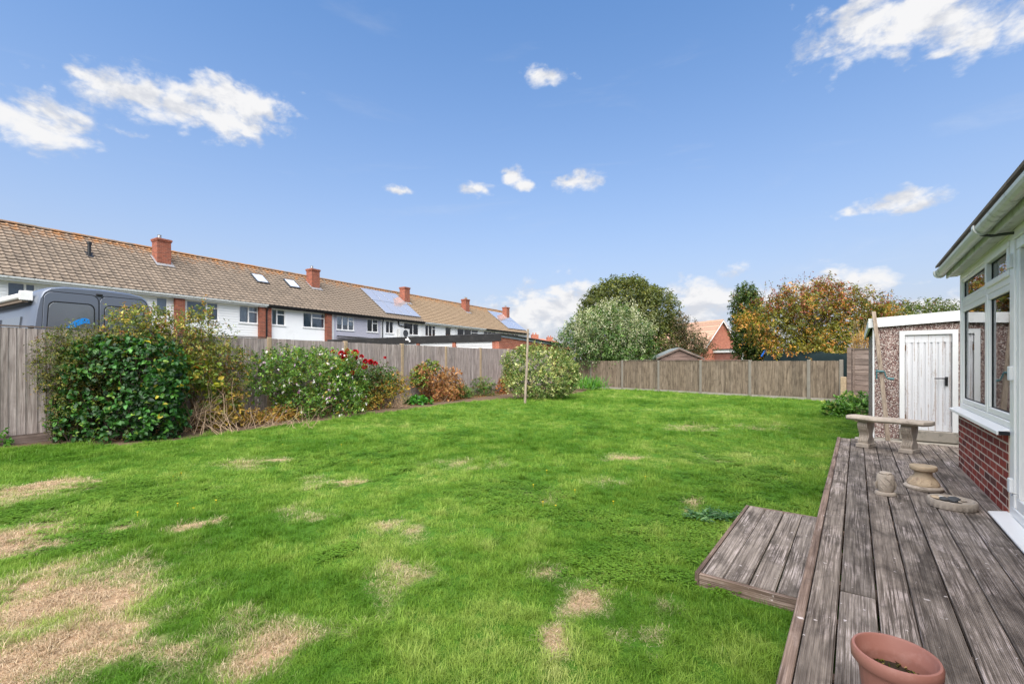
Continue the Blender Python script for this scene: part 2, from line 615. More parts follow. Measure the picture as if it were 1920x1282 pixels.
wood_mat('fence_board', lin(104, 92, 87), lin(186, 174, 168), 2, 0.25, 0.17)
wood_mat('fence_board_old', lin(78, 66, 55), lin(146, 131, 114), 2, 0.45, 0.24)
wood_mat('lap_wood', lin(84, 70, 64), lin(150, 134, 124), 0, 0.35, 0.2)
wood_mat('deck_board', lin(74, 65, 58), lin(160, 148, 136), 0, 0.62, 0.24, 0.7, groove=900)
wood_mat('deck_edge', lin(76, 61, 53), lin(148, 127, 112), 0, 0.5, 0.15, 0.3)
wood_mat('deck_riser', lin(76, 61, 53), lin(148, 127, 112), 1, 0.5, 0.15, 0.3)
wood_mat('pole_wood', lin(112, 98, 84), lin(178, 163, 146), 2, 0.3, 0.1)
wood_mat('shed_wood', lin(96, 78, 72), lin(150, 128, 118), 0, 0.3, 0.1)

m, N, p, _ = new_mat('brick')
v = coords(N)
r = rnd(N)
c = N.ramp(r, [(0.0, lin(98, 48, 42)), (0.2, lin(138, 58, 48)), (0.45, lin(152, 66, 52)), (0.62, lin(120, 56, 48)), (0.8, lin(162, 78, 62)), (0.93, lin(104, 62, 52)), (1, lin(80, 54, 50))])
f = N.noise(v, 18, 7, 0.65)
c = N.mix(N.math('MULTIPLY', N.smooth(f, 0.4, 0.75), 0.55), c, lin(92, 60, 54))
g = N.noise(v, 60, 5, 0.6)
c = N.mix(N.math('MULTIPLY', N.smooth(g, 0.6, 0.75), 0.35), c, lin(190, 120, 96))
N.set(p.inputs['Base Color'], c)
p.inputs['Roughness'].default_value = 0.9
p.inputs['Specular IOR Level'].default_value = 0.2
bump(N, p, N.math('ADD', f, g), 0.5, 0.004)
brick_tex_mat('brick_far', (lin(158, 86, 62), lin(116, 62, 48)), lin(158, 124, 104))
brick_tex_mat('brick_orange', (lin(172, 100, 76), lin(146, 82, 62)), lin(176, 138, 116))
brick_tex_mat('brick_brown', (lin(140, 88, 74), lin(118, 72, 62)), lin(150, 126, 112))

# concrete roof tiles with lichen that favours the ridge
def tile_mat(name, c0, c1, ridge_z, lich=1.0):
    m, N, p, _ = new_mat(name)
    w = coords(N, 'world')
    r = rnd(N)
    f = N.noise(w, 9, 6, 0.65)
    c = N.mix(f, c0, c1)
    c = N.mix(1.0, c, N.ramp(r, [(0, (.82, .82, .82)), (1, (1.14, 1.12, 1.1))]), 'MULTIPLY')
    sp = N.n('ShaderNodeSeparateXYZ')
    N.set(sp.inputs[0], w)
    top = N.smooth(sp.outputs[2], ridge_z - 1.5, ridge_z + 0.1)
    ln = N.noise(w, 2.2, 8, 0.7)
    ln2 = N.noise(w, 16, 5, 0.6)
    k = N.math('ADD', N.math('MULTIPLY', top, 0.265), N.math('ADD', N.math('MULTIPLY', ln, 0.8), N.math('MULTIPLY', ln2, 0.28)))
    k = N.smooth(k, 0.68, 0.96)
    c = N.mix(N.math('MULTIPLY', k, 0.8 * lich), c, lin(168, 108, 44))
    k2 = N.smooth(N.noise(w, 24, 4, 0.6), 0.60, 0.7)
    c = N.mix(N.math('MULTIPLY', k2, 0.5), c, lin(92, 80, 68))
    N.set(p.inputs['Base Color'], c)
    p.inputs['Roughness'].default_value = 0.95
    p.inputs['Specular IOR Level'].default_value = 0.15
    bump(N, p, N.noise(w, 60, 4, 0.6), 0.4, 0.006)
    return m


tile_mat('roof_tile', lin(100, 89, 79), lin(142, 129, 114), 8.0)
tile_mat('roof_tile_warm', lin(114, 98, 80), lin(156, 136, 112), 8.0, 0.8)
tile_mat('roof_tile_far', lin(158, 124, 104), lin(192, 158, 136), 6.0, 0.6)
tile_mat('roof_tile_red', lin(150, 92, 74), lin(180, 120, 98), 60.0, 0.2)

# shiplap cladding
def clad(name, col):
    m, N, p, _ = new_mat(name)
    tc = N.n('ShaderNodeTexCoord')
    sp = N.n('ShaderNodeSeparateXYZ')
    N.set(sp.inputs[0], tc.outputs['Object'])
    fr = N.math('FRACT', N.math('DIVIDE', sp.outputs[2], 0.15))
    f = N.noise(tc.outputs['Object'], 1.5, 5, 0.6)
    c = N.mix(f, tuple(x * .93 for x in col), col)
    N.set(p.inputs['Base Color'], c)
    p.inputs['Roughness'].default_value = 0.55
    h = N.smooth(fr, 0.0, 0.12)
    bump(N, p, h, 0.8, 0.02)


clad('clad_white', (.88, .875, .855))
clad('clad_lavender', (.50, .49, .55))

# pebble-dash of the garage
m, N, p, _ = new_mat('pebbledash')
v = coords(N, rnd=False)
vo = N.n('ShaderNodeTexVoronoi')
N.set(vo.inputs['Vector'], v)
vo.inputs['Scale'].default_value = 85
sc_ = N.n('ShaderNodeSeparateColor')
N.set(sc_.inputs[0], vo.outputs['Color'])
c = N.ramp(sc_.outputs[0], [(0, lin(72, 52, 50)), (.12, lin(136, 104, 96)), (.36, lin(170, 146, 136)), (.6, lin(206, 190, 178)), (.78, lin(112, 84, 80)), (.88, lin(232, 222, 212))], 'CONSTANT')
dd = N.smooth(vo.outputs['Distance'], 0.35, 0.7)
c = N.mix(N.math('MULTIPLY', dd, 0.5), c, lin(110, 84, 78))
N.set(p.inputs['Base Color'], c)
p.inputs['Roughness'].default_value = 0.85
bump(N, p, N.math('SUBTRACT', 1.0, vo.outputs['Distance']), 0.9, 0.012)

# flaking white paint on the ribbed garage door
m, N, p, _ = new_mat('flaking_paint')
v = coords(N, rnd=False)
f = N.noise(N.scalev(v, (9, 9, 1.3)), 1.0, 9, 0.72, 0.4)
g = N.noise(v, 40, 6, 0.7)
sp = N.n('ShaderNodeSeparateXYZ')
N.set(sp.inputs[0], v)
rr = N.math('ABSOLUTE', N.math('SUBTRACT', N.math('FRACT', N.math('DIVIDE', sp.outputs[1], 0.082)), 0.5))
edge = N.smooth(rr, 0.36, 0.5)
side = N.smooth(N.math('MULTIPLY', sp.outputs[1], -1.0), 0.80, 0.92)
k = N.math('ADD', N.math('ADD', N.math('MULTIPLY', f, 0.8), N.math('MULTIPLY', g, 0.35)), N.math('ADD', N.math('MULTIPLY', edge, 0.13), N.math('MULTIPLY', side, 0.05)))
k = N.smooth(k, 0.61, 0.74)
c = N.mix(N.math('MULTIPLY', k, 0.8), (.66, .66, .665), N.mix(g, lin(120, 98, 88), lin(196, 182, 172)))
N.set(p.inputs['Base Color'], c)
p.inputs['Roughness'].default_value = 0.6
bump(N, p, N.math('SUBTRACT', 1.0, k), 0.4, 0.003)

# lawn thatch: green to straw by the same patch map as the blades
m, N, p, _ = new_mat('lawn_soil')
a = N.n('ShaderNodeAttribute', attribute_name='dry')
w = coords(N, 'world')
f = N.noise(w, 30, 6, 0.65)
g = N.noise(w, 5, 6, 0.6)
cg = N.mix(f, lin(48, 84, 20), lin(86, 124, 42))
cd = N.mix(f, lin(126, 100, 76), lin(206, 176, 144))
N.set(p.inputs['Base Color'], N.mix(N.smooth(N.math('ADD', a.outputs['Fac'], N.math('MULTIPLY', N.math('SUBTRACT', g, 0.5), 0.4)), 0.2, 0.7), cg, cd))
p.inputs['Roughness'].default_value = 1.0
p.inputs['Specular IOR Level'].default_value = 0.1
bump(N, p, f, 1.0, 0.03)

m, N, p, out = new_mat('grass_blade')
ad = N.n('ShaderNodeAttribute', attribute_name='dry', attribute_type='INSTANCER')
at_ = N.n('ShaderNodeAttribute', attribute_name='tone', attribute_type='INSTANCER')
ab = N.n('ShaderNodeVertexColor', layer_name='Col')
sc_ = N.n('ShaderNodeSeparateColor')
N.set(sc_.inputs[0], ab.outputs[0])
green = N.ramp(at_.outputs['Fac'], [(0.0, lin(78, 118, 24)), (0.4, lin(120, 152, 54)), (0.7, lin(148, 168, 80)), (1, lin(174, 184, 108))])
straw = N.ramp(sc_.outputs[1], [(0, lin(122, 100, 76)), (0.5, lin(182, 158, 128)), (1, lin(214, 196, 166))])
c = N.mix(N.smooth(N.math('ADD', ad.outputs['Fac'], N.math('MULTIPLY', N.math('SUBTRACT', sc_.outputs[1], 0.5), 0.5)), 0.26, 0.74), green, straw)
c = N.mix(1.0, c, N.ramp(sc_.outputs[0], [(0, (.78, .80, .78)), (1, (1.32, 1.28, 1.24))]), 'MULTIPLY')
N.set(p.inputs['Base Color'], c)
p.inputs['Roughness'].default_value = 0.55
p.inputs['Specular IOR Level'].default_value = 0.25
t = N.n('ShaderNodeBsdfTranslucent')
N.set(t.inputs[0], c)
mx = N.n('ShaderNodeMixShader')
mx.inputs[0].default_value = 0.35
N.t.links.new(p.outputs[0], mx.inputs[1])
N.t.links.new(t.outputs[0], mx.inputs[2])
N.t.links.new(mx.outputs[0], out.inputs[0])

leaf_mat('leaf', 0.32)
leaf_mat('leaf_glossy', 0.22, 0.42, 0.35)
leaf_mat('leaf_matt', 0.28, 0.7, 0.2)
leaf_mat('petal', 0.35, 0.6, 0.2)

# ================================================================== GROUND
from mathutils import noise as mnoise


def fbm(x, y, sc, oct=4, seed=0.0):
    return mnoise.fractal(Vector((x * sc + seed, y * sc - seed, seed * .37)), 1.0, 2.0, oct)


g = MB()
g.quad((-900, -900, -.03), (900, -900, -.03), (900, 900, -.03), (-900, 900, -.03))
struct(g.build('ground', MAT['rough_ground']))
# tarmac yard behind the left fence, up to the terrace
g = MB()
a, b, c, d = fpt(LF, -14, .25), fpt(LF, 60, .25), fpt(TERR, 62, -3.5), fpt(TERR, -14, -3.5)
for q in (a, b, c, d): q.z = -.022
g.quad(a, b, c, d)
struct(g.build('yard', MAT['tarmac']))

LAWN_EDGE = [(-420, 905), (0, 840), (130, 832), (240, 834), (325, 826), (400, 814), (460, 807), (530, 797), (620, 787), (690, 776), (760, 768), (815, 761), (870, 754), (985, 745), (1085, 737), (1118, 728)]
poly = [ground(*q).xy for q in LAWN_EDGE]
poly += [fpt(BF, 7.6, .12).xy, fpt(BF, 4, .12).xy, fpt(BF, 0, .12).xy, fpt(BF, -1.0, .5).xy]
poly += [ground(1566, 768).xy, ground(1588, 780).xy, ground(1610, 796).xy, fpt(DECK, 9.52, -.05).xy, fpt(DECK, 9.3, -.1).xy, fpt(DECK, -2.5, -.1).xy, Vector((-9.5, -2.5))]
PX = np.array([p[0] for p in poly])
PY = np.array([p[1] for p in poly])


def inside(x, y):
    r_ = np.zeros(x.shape, bool)
    n = len(PX)
    j = n - 1
    for i in range(n):
        cnd = ((PY[i] > y) != (PY[j] > y)) & (x < (PX[j] - PX[i]) * (y - PY[i]) / (PY[j] - PY[i] + 1e-12) + PX[i])
        r_ ^= cnd
        j = i
    return r_


# worn straw patches: where the turf has died back
DRY = [(60, 1150, 215, 120, 1.0), (60, 1235, 190, 80, 1.0), (40, 925, 75, 30, .95), (165, 905, 40, 10, .6), (50, 1022, 80, 16, .8), (320, 1235, 60, 45, .6), (520, 1220, 105, 75, .88),
       (230, 1060, 60, 25, .6), (355, 982, 38, 14, .7), (235, 985, 60, 12, .5), (1080, 1142, 50, 30, .95), (1045, 1085, 60, 22, .6), (735, 1080, 90, 26, .55), (700, 1115, 30, 30, .6), (640, 1180, 40, 40, .6), (720, 982, 50, 12, .6),
       (790, 1005, 60, 12, .5), (480, 868, 70, 9, .6), (1292, 944, 40, 8, .8), (1170, 858, 50, 7, .55), (1290, 802, 60, 5, .7), (640, 905, 80, 12, .5), (1150, 905, 60, 12, .42), (860, 870, 120, 12, .35), (1190, 1180, 40, 25, .5),
       (990, 930, 80, 14, .4), (600, 960, 90, 16, .4), (1420, 800, 60, 7, .4), (560, 1150, 60, 14, .6), (470, 1165, 80, 16, .6), (0, 985, 50, 10, .6), (880, 935, 60, 10, .45), (1340, 860, 50, 8, .35), (-150, 1050, 160, 90, .9)]
DW = []
for (x, y, rx, ry, s_) in DRY:
    c0 = ground(x, y)
    DW.append((c0.x, c0.y, max(.12, rx / FPX * c0.y), max(.12, (ground(x, y - ry).y - ground(x, y + ry).y) / 2), s_))


def dry_at(x, y):
    b_ = 0.0
    wx, wy = x + .28 * fbm(x, y, 2.1, 3, 3.0), y + .28 * fbm(x, y, 2.1, 3, 8.0)
    for (cx_, cy_, rx, ry, s_) in DW:
        q = ((wx - cx_) / rx) ** 2 + ((wy - cy_) / ry) ** 2
        if q < 4: b_ = max(b_, s_ * (1.0 - .5 * q))
    return min(1, max(0, b_ * (.82 + .5 * fbm(x, y, 1.6, 3, 6.0)) + .30 * fbm(x, y, 4.2, 4, 1.0) + .12 * fbm(x, y, 14, 2, 2.0) - .04))


step_ = .13
xs = np.arange(-12, 13, step_)
ys = np.arange(-2.6, 27.5, step_)
gx, gy = np.meshgrid(xs, ys)
cxs, cys = gx[:-1, :-1] + step_ / 2, gy[:-1, :-1] + step_ / 2
ok = inside(cxs, cys)
idx = -np.ones(gx.shape, int)
vs, fs, dr = [], [], []
for j in range(ok.shape[0]):
    for i in range(ok.shape[1]):
        if not ok[j, i]: continue
        q = []
        for (jj, ii) in ((j, i), (j, i + 1), (j + 1, i + 1), (j + 1, i)):
            if idx[jj, ii] < 0:
                idx[jj, ii] = len(vs)
                x, y = float(gx[jj, ii]), float(gy[jj, ii])
                vs.append((x, y, .010 * fbm(x, y, 1.4, 2, 5.0)))
                dr.append(dry_at(x, y))
            q.append(int(idx[jj, ii]))
        fs.append(q)
me = bpy.data.meshes.new('lawn')
me.from_pydata(vs, [], fs)
me.polygons.foreach_set('use_smooth', [True] * len(fs))
me.attributes.new('dry', 'FLOAT', 'POINT').data.foreach_set('value', dr)
me.materials.append(MAT['lawn_soil'])
lawn = bpy.data.objects.new('lawn', me)
COL.objects.link(lawn)
struct(lawn)

# planting bed between the lawn and the two fences
g = MB()
bed_in = [ground(*q) + Vector((.25, -.12, 0)) for q in LAWN_EDGE]
for k in range(len(bed_in) - 1):
    p0, p1 = bed_in[k], bed_in[k + 1]
    n_ = 5
    t0 = ((p0.x - LF[0]) * .51 + (p0.y - LF[1]) * .86)
    t1 = ((p1.x - LF[0]) * .51 + (p1.y - LF[1]) * .86)
    q0, q1 = fpt(LF, t0, .1), fpt(LF, t1, .1)
    for i in range(n_):
        f0, f1 = i / n_, (i + 1) / n_
        row = [p0.lerp(q0, f0), p1.lerp(q1, f0), p1.lerp(q1, f1), p0.lerp(q0, f1)]
        for r_ in row: r_.z = -.016 + .012 * math.sin(r_.x * 3.1) * math.sin(r_.y * 2.3)
        g.quad(*row)
struct(g.build('flower_bed', MAT['soil']))
# bare corner by the garage
g = MB()
pts = [fpt(BF, 1.2, .3), fpt(BF, -3.2, .3), fpt(DECK, 14.4, -.2), fpt(DECK, 9.26, -.2), fpt(DECK, 9.26, .45), ground(1520, 772)]
g.add([(p_.x, p_.y, -.012) for p_ in pts], [tuple(range(len(pts)))])
struct(g.build('bare_earth', MAT['soil']))

# ================================================================== DECK
deck = thing('timber_deck', 'weathered grey brown timber deck running along the sun room', 'deck', DECK, (4, -.36, 0))
DZ = .16
rg = random.Random(11)
boards = [(-.203, -.249), (-.077, -.197), (.082, -.069), (.228, .090), (.390, .237), (.547, .398), (.703, .555), (.860, .711), (.962, .868)]


def plank(name, x0, x1, La, Lb, ztop, th, parent, mat='deck_board'):
    """one board, its surface cut into rows so that it can warp a little"""
    y0, y1 = sorted((-La, -Lb))
    nx = max(2, int((x1 - x0) / .5))
    vs_, fs_ = [], []
    ph, am = rg.uniform(0, 6), rg.uniform(.4, 1.4)
    tilt = rg.uniform(-.003, .003)
    rnd_e = .005
    prof = [(y0, -th), (y0, -rnd_e), (y0 + rnd_e, 0), (y1 - rnd_e, 0), (y1, -rnd_e), (y1, -th)]
    for i in range(nx + 1):
        x = x0 + (x1 - x0) * i / nx
        dy = .0016 * math.sin(ph + x * 1.1 * am)
        dz = .0022 * math.sin(ph * 2 + x * 1.7 * am) - .001
        for k, (yy, zz) in enumerate(prof):
            tz = tilt * (1 if k in (3, 4) else (-1 if k in (1, 2) else 0))
            vs_.append((x, yy + dy, ztop + zz + dz + tz))
    m_ = len(prof)
    for i in range(nx):
        for k in range(m_):
            fs_.append((i * m_ + k, i * m_ + (k + 1) % m_, (i + 1) * m_ + (k + 1) % m_, (i + 1) * m_ + k))
    fs_.append(tuple(range(m_)))
    fs_.append(tuple(range(nx * m_, nx * m_ + m_))[::-1])
    mb = MB()
    # origin of the object at the board's own start so that grain differs
    mb.add(vs_, fs_)
    return mb.build(name, MAT[mat], parent)


for i, (a, b) in enumerate(boards):
    if i == 0:
        plank('edge_board', -1.4, 9.22, a, b, DZ + .001, .028, deck, 'deck_edge')
        continue
    cuts = {2: [-1.4, 3.05, 9.2], 4: [-1.4, 5.6, 9.2], 5: [-1.4, 2.2, 9.22], 7: [-1.4, 4.4, 9.22], 1: [-1.4, 6.4, 9.18]}.get(i, [-1.4, 9.2 + .01 * i])
    for q in range(len(cuts) - 1):
        plank('deck_board', cuts[q] + (.003 if q else 0), cuts[q + 1] - .003, a, b, DZ, .028, deck)
plank('deck_board', 7.56, 9.27, 1.075, .970, DZ, .028, deck)
plank('deck_board', 7.56, 9.28, 1.235, 1.083, DZ, .028, deck)
plank('deck_board', 7.56, 9.28, 1.395, 1.243, DZ, .028, deck)
MB().box(-1.4, 9.2, .222, .244, .0, DZ - .030).build('skirt_board', MAT['deck_edge'], deck)
for k in range(22):
    x = -1.2 + k * .49
    if x < 9.1: MB().box(x, x + .045, -.95, .218, -.02, DZ - .032).build('joist', MAT['deck_edge'], deck)

stp = thing('deck_step', 'low square timber step of four boards beside the deck', 'step', DECK, (3.8, .5, 0))
SZ = .072
sb = [(-.258, -.368), (-.376, -.508), (-.516, -.650), (-.658, -.785)]
for (a, b) in sb: plank('step_board', 3.02, 4.66, a, b, SZ, .026, stp)
MB().box(2.985, 4.68, .788, .812, -.01, SZ + .003).build('step_edging', MAT['deck_edge'], stp)
MB().box(2.985, 3.014, .256, .785, -.01, SZ - .002).build('step_riser', MAT['deck_riser'], stp)
MB().box(4.664, 4.69, .256, .785, -.01, SZ - .002).build('step_riser', MAT['deck_riser'], stp)

# ================================================================== SUN ROOM (right edge of the picture)
house = thing('sun_room', 'white framed sun room with low red brick wall at the right edge', 'house', DECK, (6.3, -2.2, 0))
W = MAT['upvc']
MB().box(5.292, 7.494, -1.09, -.9710, -.02, .818).build('brick_wall', MAT['mortar'], house)
bwall = house.children[-1] if False else [o for o in house.children if o.name.startswith('brick_wall')][0]
full = MB().box(0, .2135, -.05, 0, 0, .0635).mesh('brick', MAT['brick'], bevel=.003)
half = MB().box(0, .1010, -.05, 0, 0, .0635).mesh('brick', MAT['brick'], bevel=.003)
course = .0735
for r_ in range(9):
    z = .158 + r_ * course
    x = 7.5
    first = True
    while x > 5.30:
        ln = .2135
        mesh_ = full
        if first and r_ % 2: ln, mesh_ = .1010, half
        first = False
        sx = 1.0
        if x - ln < 5.292:
            sx = (x - 5.293) / ln
            if sx < .12: break
        piece('brick', mesh_, bwall, (x - ln * sx, -.970 + rg.uniform(-.0004, .0004), z + rg.uniform(-.001, .001)), (0, rg.uniform(-.004, .004), 0), (sx, 1, 1))
        x -= ln * sx + .013
# sill
MB().prism([(-.90, .812), (-.90, .842), (-.985, .862), (-1.10, .862), (-1.10, .820), (-.93, .820), (-.93, .812)], 'x', 5.27, 7.62).build('window_sill', W, house, bevel=.003)
MB().box(5.255, 5.268, -.985, -.91, .815, .845).build('sill_end', MAT['black_metal'], house)


def frame_rect(x0, x1, z0, z1, w, y0, y1):
    mb = MB()
    mb.box(x0, x1, y0, y1, z0, z0 + w)
    mb.box(x0, x1, y0, y1, z1 - w, z1)
    mb.box(x0, x0 + w, y0, y1, z0 + w + .0005, z1 - w - .0005)
    mb.box(x1 - w, x1, y0, y1, z0 + w + .0005, z1 - w - .0005)
    return mb


def room_window(x0, x1, z0, z1, proud=0.0, w=.055):
    f_ = frame_rect(x0, x1, z0, z1, w, -1.06, -.985 + proud).build('window', W, house, bevel=.006)
    gk = frame_rect(x0 + w, x1 - w, z0 + w, z1 - w, .007, -1.007, -1.001).build('gasket', MAT['rubber'], f_)
    MB().box(x0 + w + .001, x1 - w - .001, -1.013, -1.0075, z0 + w + .001, z1 - w - .001).build('pane', MAT['glass'], f_)


# frame skeleton: corner posts, mullion, transom, head and bottom rail
MB().box(7.40, 7.49, -1.07, -.978, .863, 2.415).build('corner_post', W, house, bevel=.006)
MB().box(5.18, 5.27, -1.07, -.972, .165, 2.415).build('corner_post', W, house, bevel=.006)
MB().box(6.10, 6.17, -1.068, -.980, .922, 2.355).build('mullion', W, house, bevel=.006)
MB().box(5.272, 7.398, -1.067, -.982, 2.03, 2.095).build('transom', W, house, bevel=.006)
MB().box(5.272, 7.398, -1.067, -.981, 2.357, 2.415).build('head_rail', W, house, bevel=.006)
MB().box(5.272, 7.398, -1.067, -.979, .863, .920).build('bottom_rail', W, house, bevel=.006)
room_window(6.172, 7.396, .924, 2.028)
room_window(5.274, 6.098, .924, 2.028)
room_window(6.172, 7.396, 2.097, 2.355, 0, .04)
room_window(5.274, 6.098, 2.085, 2.362, .022, .05)
# door with threshold
dr_ = frame_rect(4.16, 5.178, .20, 2.415, .075, -1.07, -.965).build('door', W, house, bevel=.006)
frame_rect(4.237, 5.10, .277, 2.338, .085, -1.055, -.975).build('door_leaf', W, dr_, bevel=.006)
MB().box(4.324, 5.013, -1.02, -1.012, .364, 2.25).build('pane', MAT['glass'], dr_)
for z in (.44, 1.31, 2.18):
    MB().box(5.135, 5.20, -.970, -.945, z - .055, z + .055).build('hinge', MAT['white_paint'], dr_, bevel=.008, seg=2)
MB().tube([(5.05, -.97, .40), (5.05, -.95, .40), (5.05, -.945, .385)], .006, 6).build('door_stop', MAT['steel'], dr_)
MB().prism([(-.86, .165), (-.86, .180), (-.965, .197), (-1.07, .197), (-1.07, .165)], 'x', 4.1, 5.33).build('threshold', W, house, bevel=.003)
# rest of the house shell, out of the picture to the right
MB().box(-1.4, 4.158, -1.15, -.985, -.02, 2.415).build('side_wall', MAT['brick_far'], house)
MB().box(7.36, 7.47, -4.9, -1.092, -.02, .85).build('end_wall', MAT['brick_far'], house)
MB().box(-1.4, 7.47, -5.05, -4.92, -.02, 2.43).build('back_wall', MAT['wall_beige'], house)
MB().box(-1.4, 7.355, -4.9, -1.155, .12, .16).build('room_floor', MAT['floor_beige'], house)
MB().box(-1.4, 7.48, -4.9, -1.10, 2.43, 2.46).build('room_ceiling', MAT['wall_beige'], house)
for k in range(5):
    x0 = -4.9 + k * .77
    MB().box(7.38, 7.45, x0, x0 + .07, .852, 2.428).build('end_mullion', W, house)
MB().box(7.41, 7.416, -4.82, -1.10, .853, 2.427).build('end_pane', MAT['glass'], house)
MB().box(-1.4, 7.49, -1.095, -.9725, 2.4165, 2.56).build('wall_plate', W, house)
# eaves: soffit, fascia, gutter, tiles
MB().box(-1.4, 7.56, -.971, -.885, 2.418, 2.43).build('soffit', MAT['soffit'], house)
MB().box(-1.4, 7.57, -.884, -.868, 2.405, 2.53).build('fascia', MAT['gutter_white'], house)
gp = []
for k in range(9):
    a = math.pi + math.pi * k / 8
    gp.append((-.812 + .052 * math.cos(a), 2.485 + .060 * math.sin(a)))
gp = gp + [(-.764 - .003, 2.49), (-.764 - .003, 2.487)] + [(-.812 + .046 * math.cos(math.pi + math.pi * k / 8), 2.487 + .054 * math.sin(math.pi + math.pi * k / 8)) for k in range(8, -1, -1)]
gut = MB().prism(gp, 'x', -1.4, 7.60).build('gutter', MAT['gutter_white'], house)
MB().tube([(7.598, -.812, 2.43 + .045), (7.606, -.812, 2.43 + .045)], .054, 14).build('gutter_end', MAT['gutter_white'], gut)
gb = []
for k in range(11):
    a = math.pi * .93 + math.pi * 1.14 * k / 10
    gb.append((-.812 + .062 * math.cos(a), 2.485 + .070 * math.sin(a)))
for k in range(10, -1, -1):
    a = math.pi * .93 + math.pi * 1.14 * k / 10
    gb.append((-.812 + .0535 * math.cos(a), 2.485 + .0615 * math.sin(a)))
for x in (5.18, 7.50, 2.9): MB().prism(gb, 'x', x, x + .07).build('gutter_bracket', MAT['gutter_white'], gut)
MB().tube([(5.215, -.80, 2.425), (5.19, -.86, 2.40), (5.12, -.95, 2.39), (5.10, -.968, 2.385)], .012, 6).build('cable', MAT['dark_grey'], house, smooth=True)
rf = MB().prism([(-.80, 2.556), (-.80, 2.575), (-5.2, 4.2), (-5.2, 4.17)], 'x', -1.4, 7.60).build('roof', MAT['roof_tile'], house)
for k in range(30):
    x = 7.6 - (k + 1) * .30
    MB().prism([(-.775, 2.545), (-.775, 2.57), (-1.15, 2.72), (-1.15, 2.695)], 'x', x + .004, x + .296).build('tile', MAT['roof_tile'], rf)
# cane chair inside, just seen through the glass
ch = thing('cane_chair', 'brown cane armchair inside the sun room behind the glass', 'chair', DECK, (6.4, -2.6, .16))
MB().box(6.1, 6.7, -2.9, -2.3, .50, .58).build('seat', MAT['wicker'], ch, bevel=.03, seg=2)
MB().prism([(-2.92, .5), (-2.86, .5), (-2.98, 1.15), (-3.05, 1.15)], 'x', 6.1, 6.7).build('backrest', MAT['wicker'], ch, bevel=.02, seg=2)
for sx in (6.12, 6.64):
    for sy in (-2.88, -2.36): MB().box(sx, sx + .05, sy, sy + .05, .162, .5).build('leg', MAT['wicker'], ch)
    MB().box(sx - .03, sx + .06, -2.9, -2.32, .70, .75).build('armrest', MAT['wicker'], ch, bevel=.015)

# ================================================================== GARAGE with pebble-dash front
gar = thing('garage', 'flat roofed pebble-dash garage with white fascia at the end of the deck', 'garage', DECK, (9.55, -.24, 0))
GX = 9.55
# front wall round the door opening
fw = MB()
fw.box(GX, GX + .12, -.548, -.24, .17, 2.0)
fw.box(GX, GX + .12, -3.2, -1.232, .17, 2.0)
fw.box(GX, GX + .12, -1.2315, -.5485, 1.895, 2.0)
fw.build('front_wall', MAT['pebbledash'], gar)
MB().box(GX + .121, 14.3, -.36, -.245, -.02, 2.0).build('side_wall', MAT['pebbledash'], gar)
MB().box(GX + .121, 14.3, -3.2, -3.1, -.02, 2.0).build('side_wall', MAT['pebbledash'], gar)
MB().box(14.18, 14.3, -3.1, -.361, -.02, 2.0).build('back_wall', MAT['pebbledash'], gar)
MB().box(GX - .012, GX + .05, -.2385, -.215, .02, 1.98).build('corner_trim', MAT['white_paint'], gar)
MB().box(GX - .035, GX + .13, -3.2, -.236, -.02, .166).build('plinth', MAT['concrete'], gar, bevel=.006)
MB().prism([(-.16, 1.955), (-3.3, 2.13), (-3.3, 2.29), (-.16, 2.105)], 'x', GX - .06, GX - .03).build('fascia_board', MAT['white_paint'], gar)
MB().box(GX - .025, 14.4, -.19, -.16, 1.955, 2.10).build('fascia_board', MAT['white_paint'], gar)
MB().prism([(-.192, 2.004), (-3.3, 2.17), (-3.3, 2.24), (-.192, 2.06)], 'x', GX - .028, 14.4).build('flat_roof', MAT['felt'], gar)
MB().box(GX - .05, GX + .02, -.22, -.14, .27, .34).build('drain_box', MAT['white_paint'], gar)
# door: frame, ribbed leaf, lever handle
gd = MB()
gd.box(GX - .02, GX + .06, -.615, -.552, .33, 1.89)
gd.box(GX - .02, GX + .06, -1.228, -1.165, .33, 1.89)
gd.box(GX - .02, GX + .06, -1.1645, -.6155, 1.825, 1.89)
gdo = gd.build('door', MAT['white_paint'], gar)
MB().box(GX - .06, GX + .06, -1.23, -.55, .168, .327).build('door_step', MAT['concrete'], gar, bevel=.006)
pf = []
y = -.622
yl = -1.158
nr = 7
pw = (y - yl) / nr
for k in range(nr):
    a = y - k * pw
    pf += [(GX + .026, a), (GX + .026, a - pw * .10), (GX + .010, a - pw * .20), (GX + .010, a - pw * .86), (GX + .026, a - pw * .96)]
pf += [(GX + .026, yl), (GX + .045, yl), (GX + .045, y)]
lf_ = MB().prism(pf, 'z', .415, 1.70).build('ribbed_leaf', MAT['flaking_paint'], gdo)
MB().box(GX + .008, GX + .046, yl, y, 1.7005, 1.822).build('leaf_rail', MAT['flaking_paint'], gdo)
MB().box(GX + .008, GX + .046, yl, y, .332, .4145).build('leaf_rail', MAT['flaking_paint'], gdo)
for z in (.52, 1.62): MB().tube([(GX + .004, -.619, z - .045), (GX + .004, -.619, z + .045)], .010, 8).build('hinge', MAT['twig_brown'], gdo)
hd = MB().box(GX - .004, GX + .0095, -1.118, -1.082, 1.03, 1.17).build('handle', MAT['black_metal'], gdo, bevel=.006, seg=2)
MB().tube([(GX - .002, -1.10, 1.145), (GX - .045, -1.10, 1.145), (GX - .05, -1.08, 1.145), (GX - .05, -.96, 1.142)], .0085, 8).build('lever', MAT['black_metal'], hd, smooth=True)
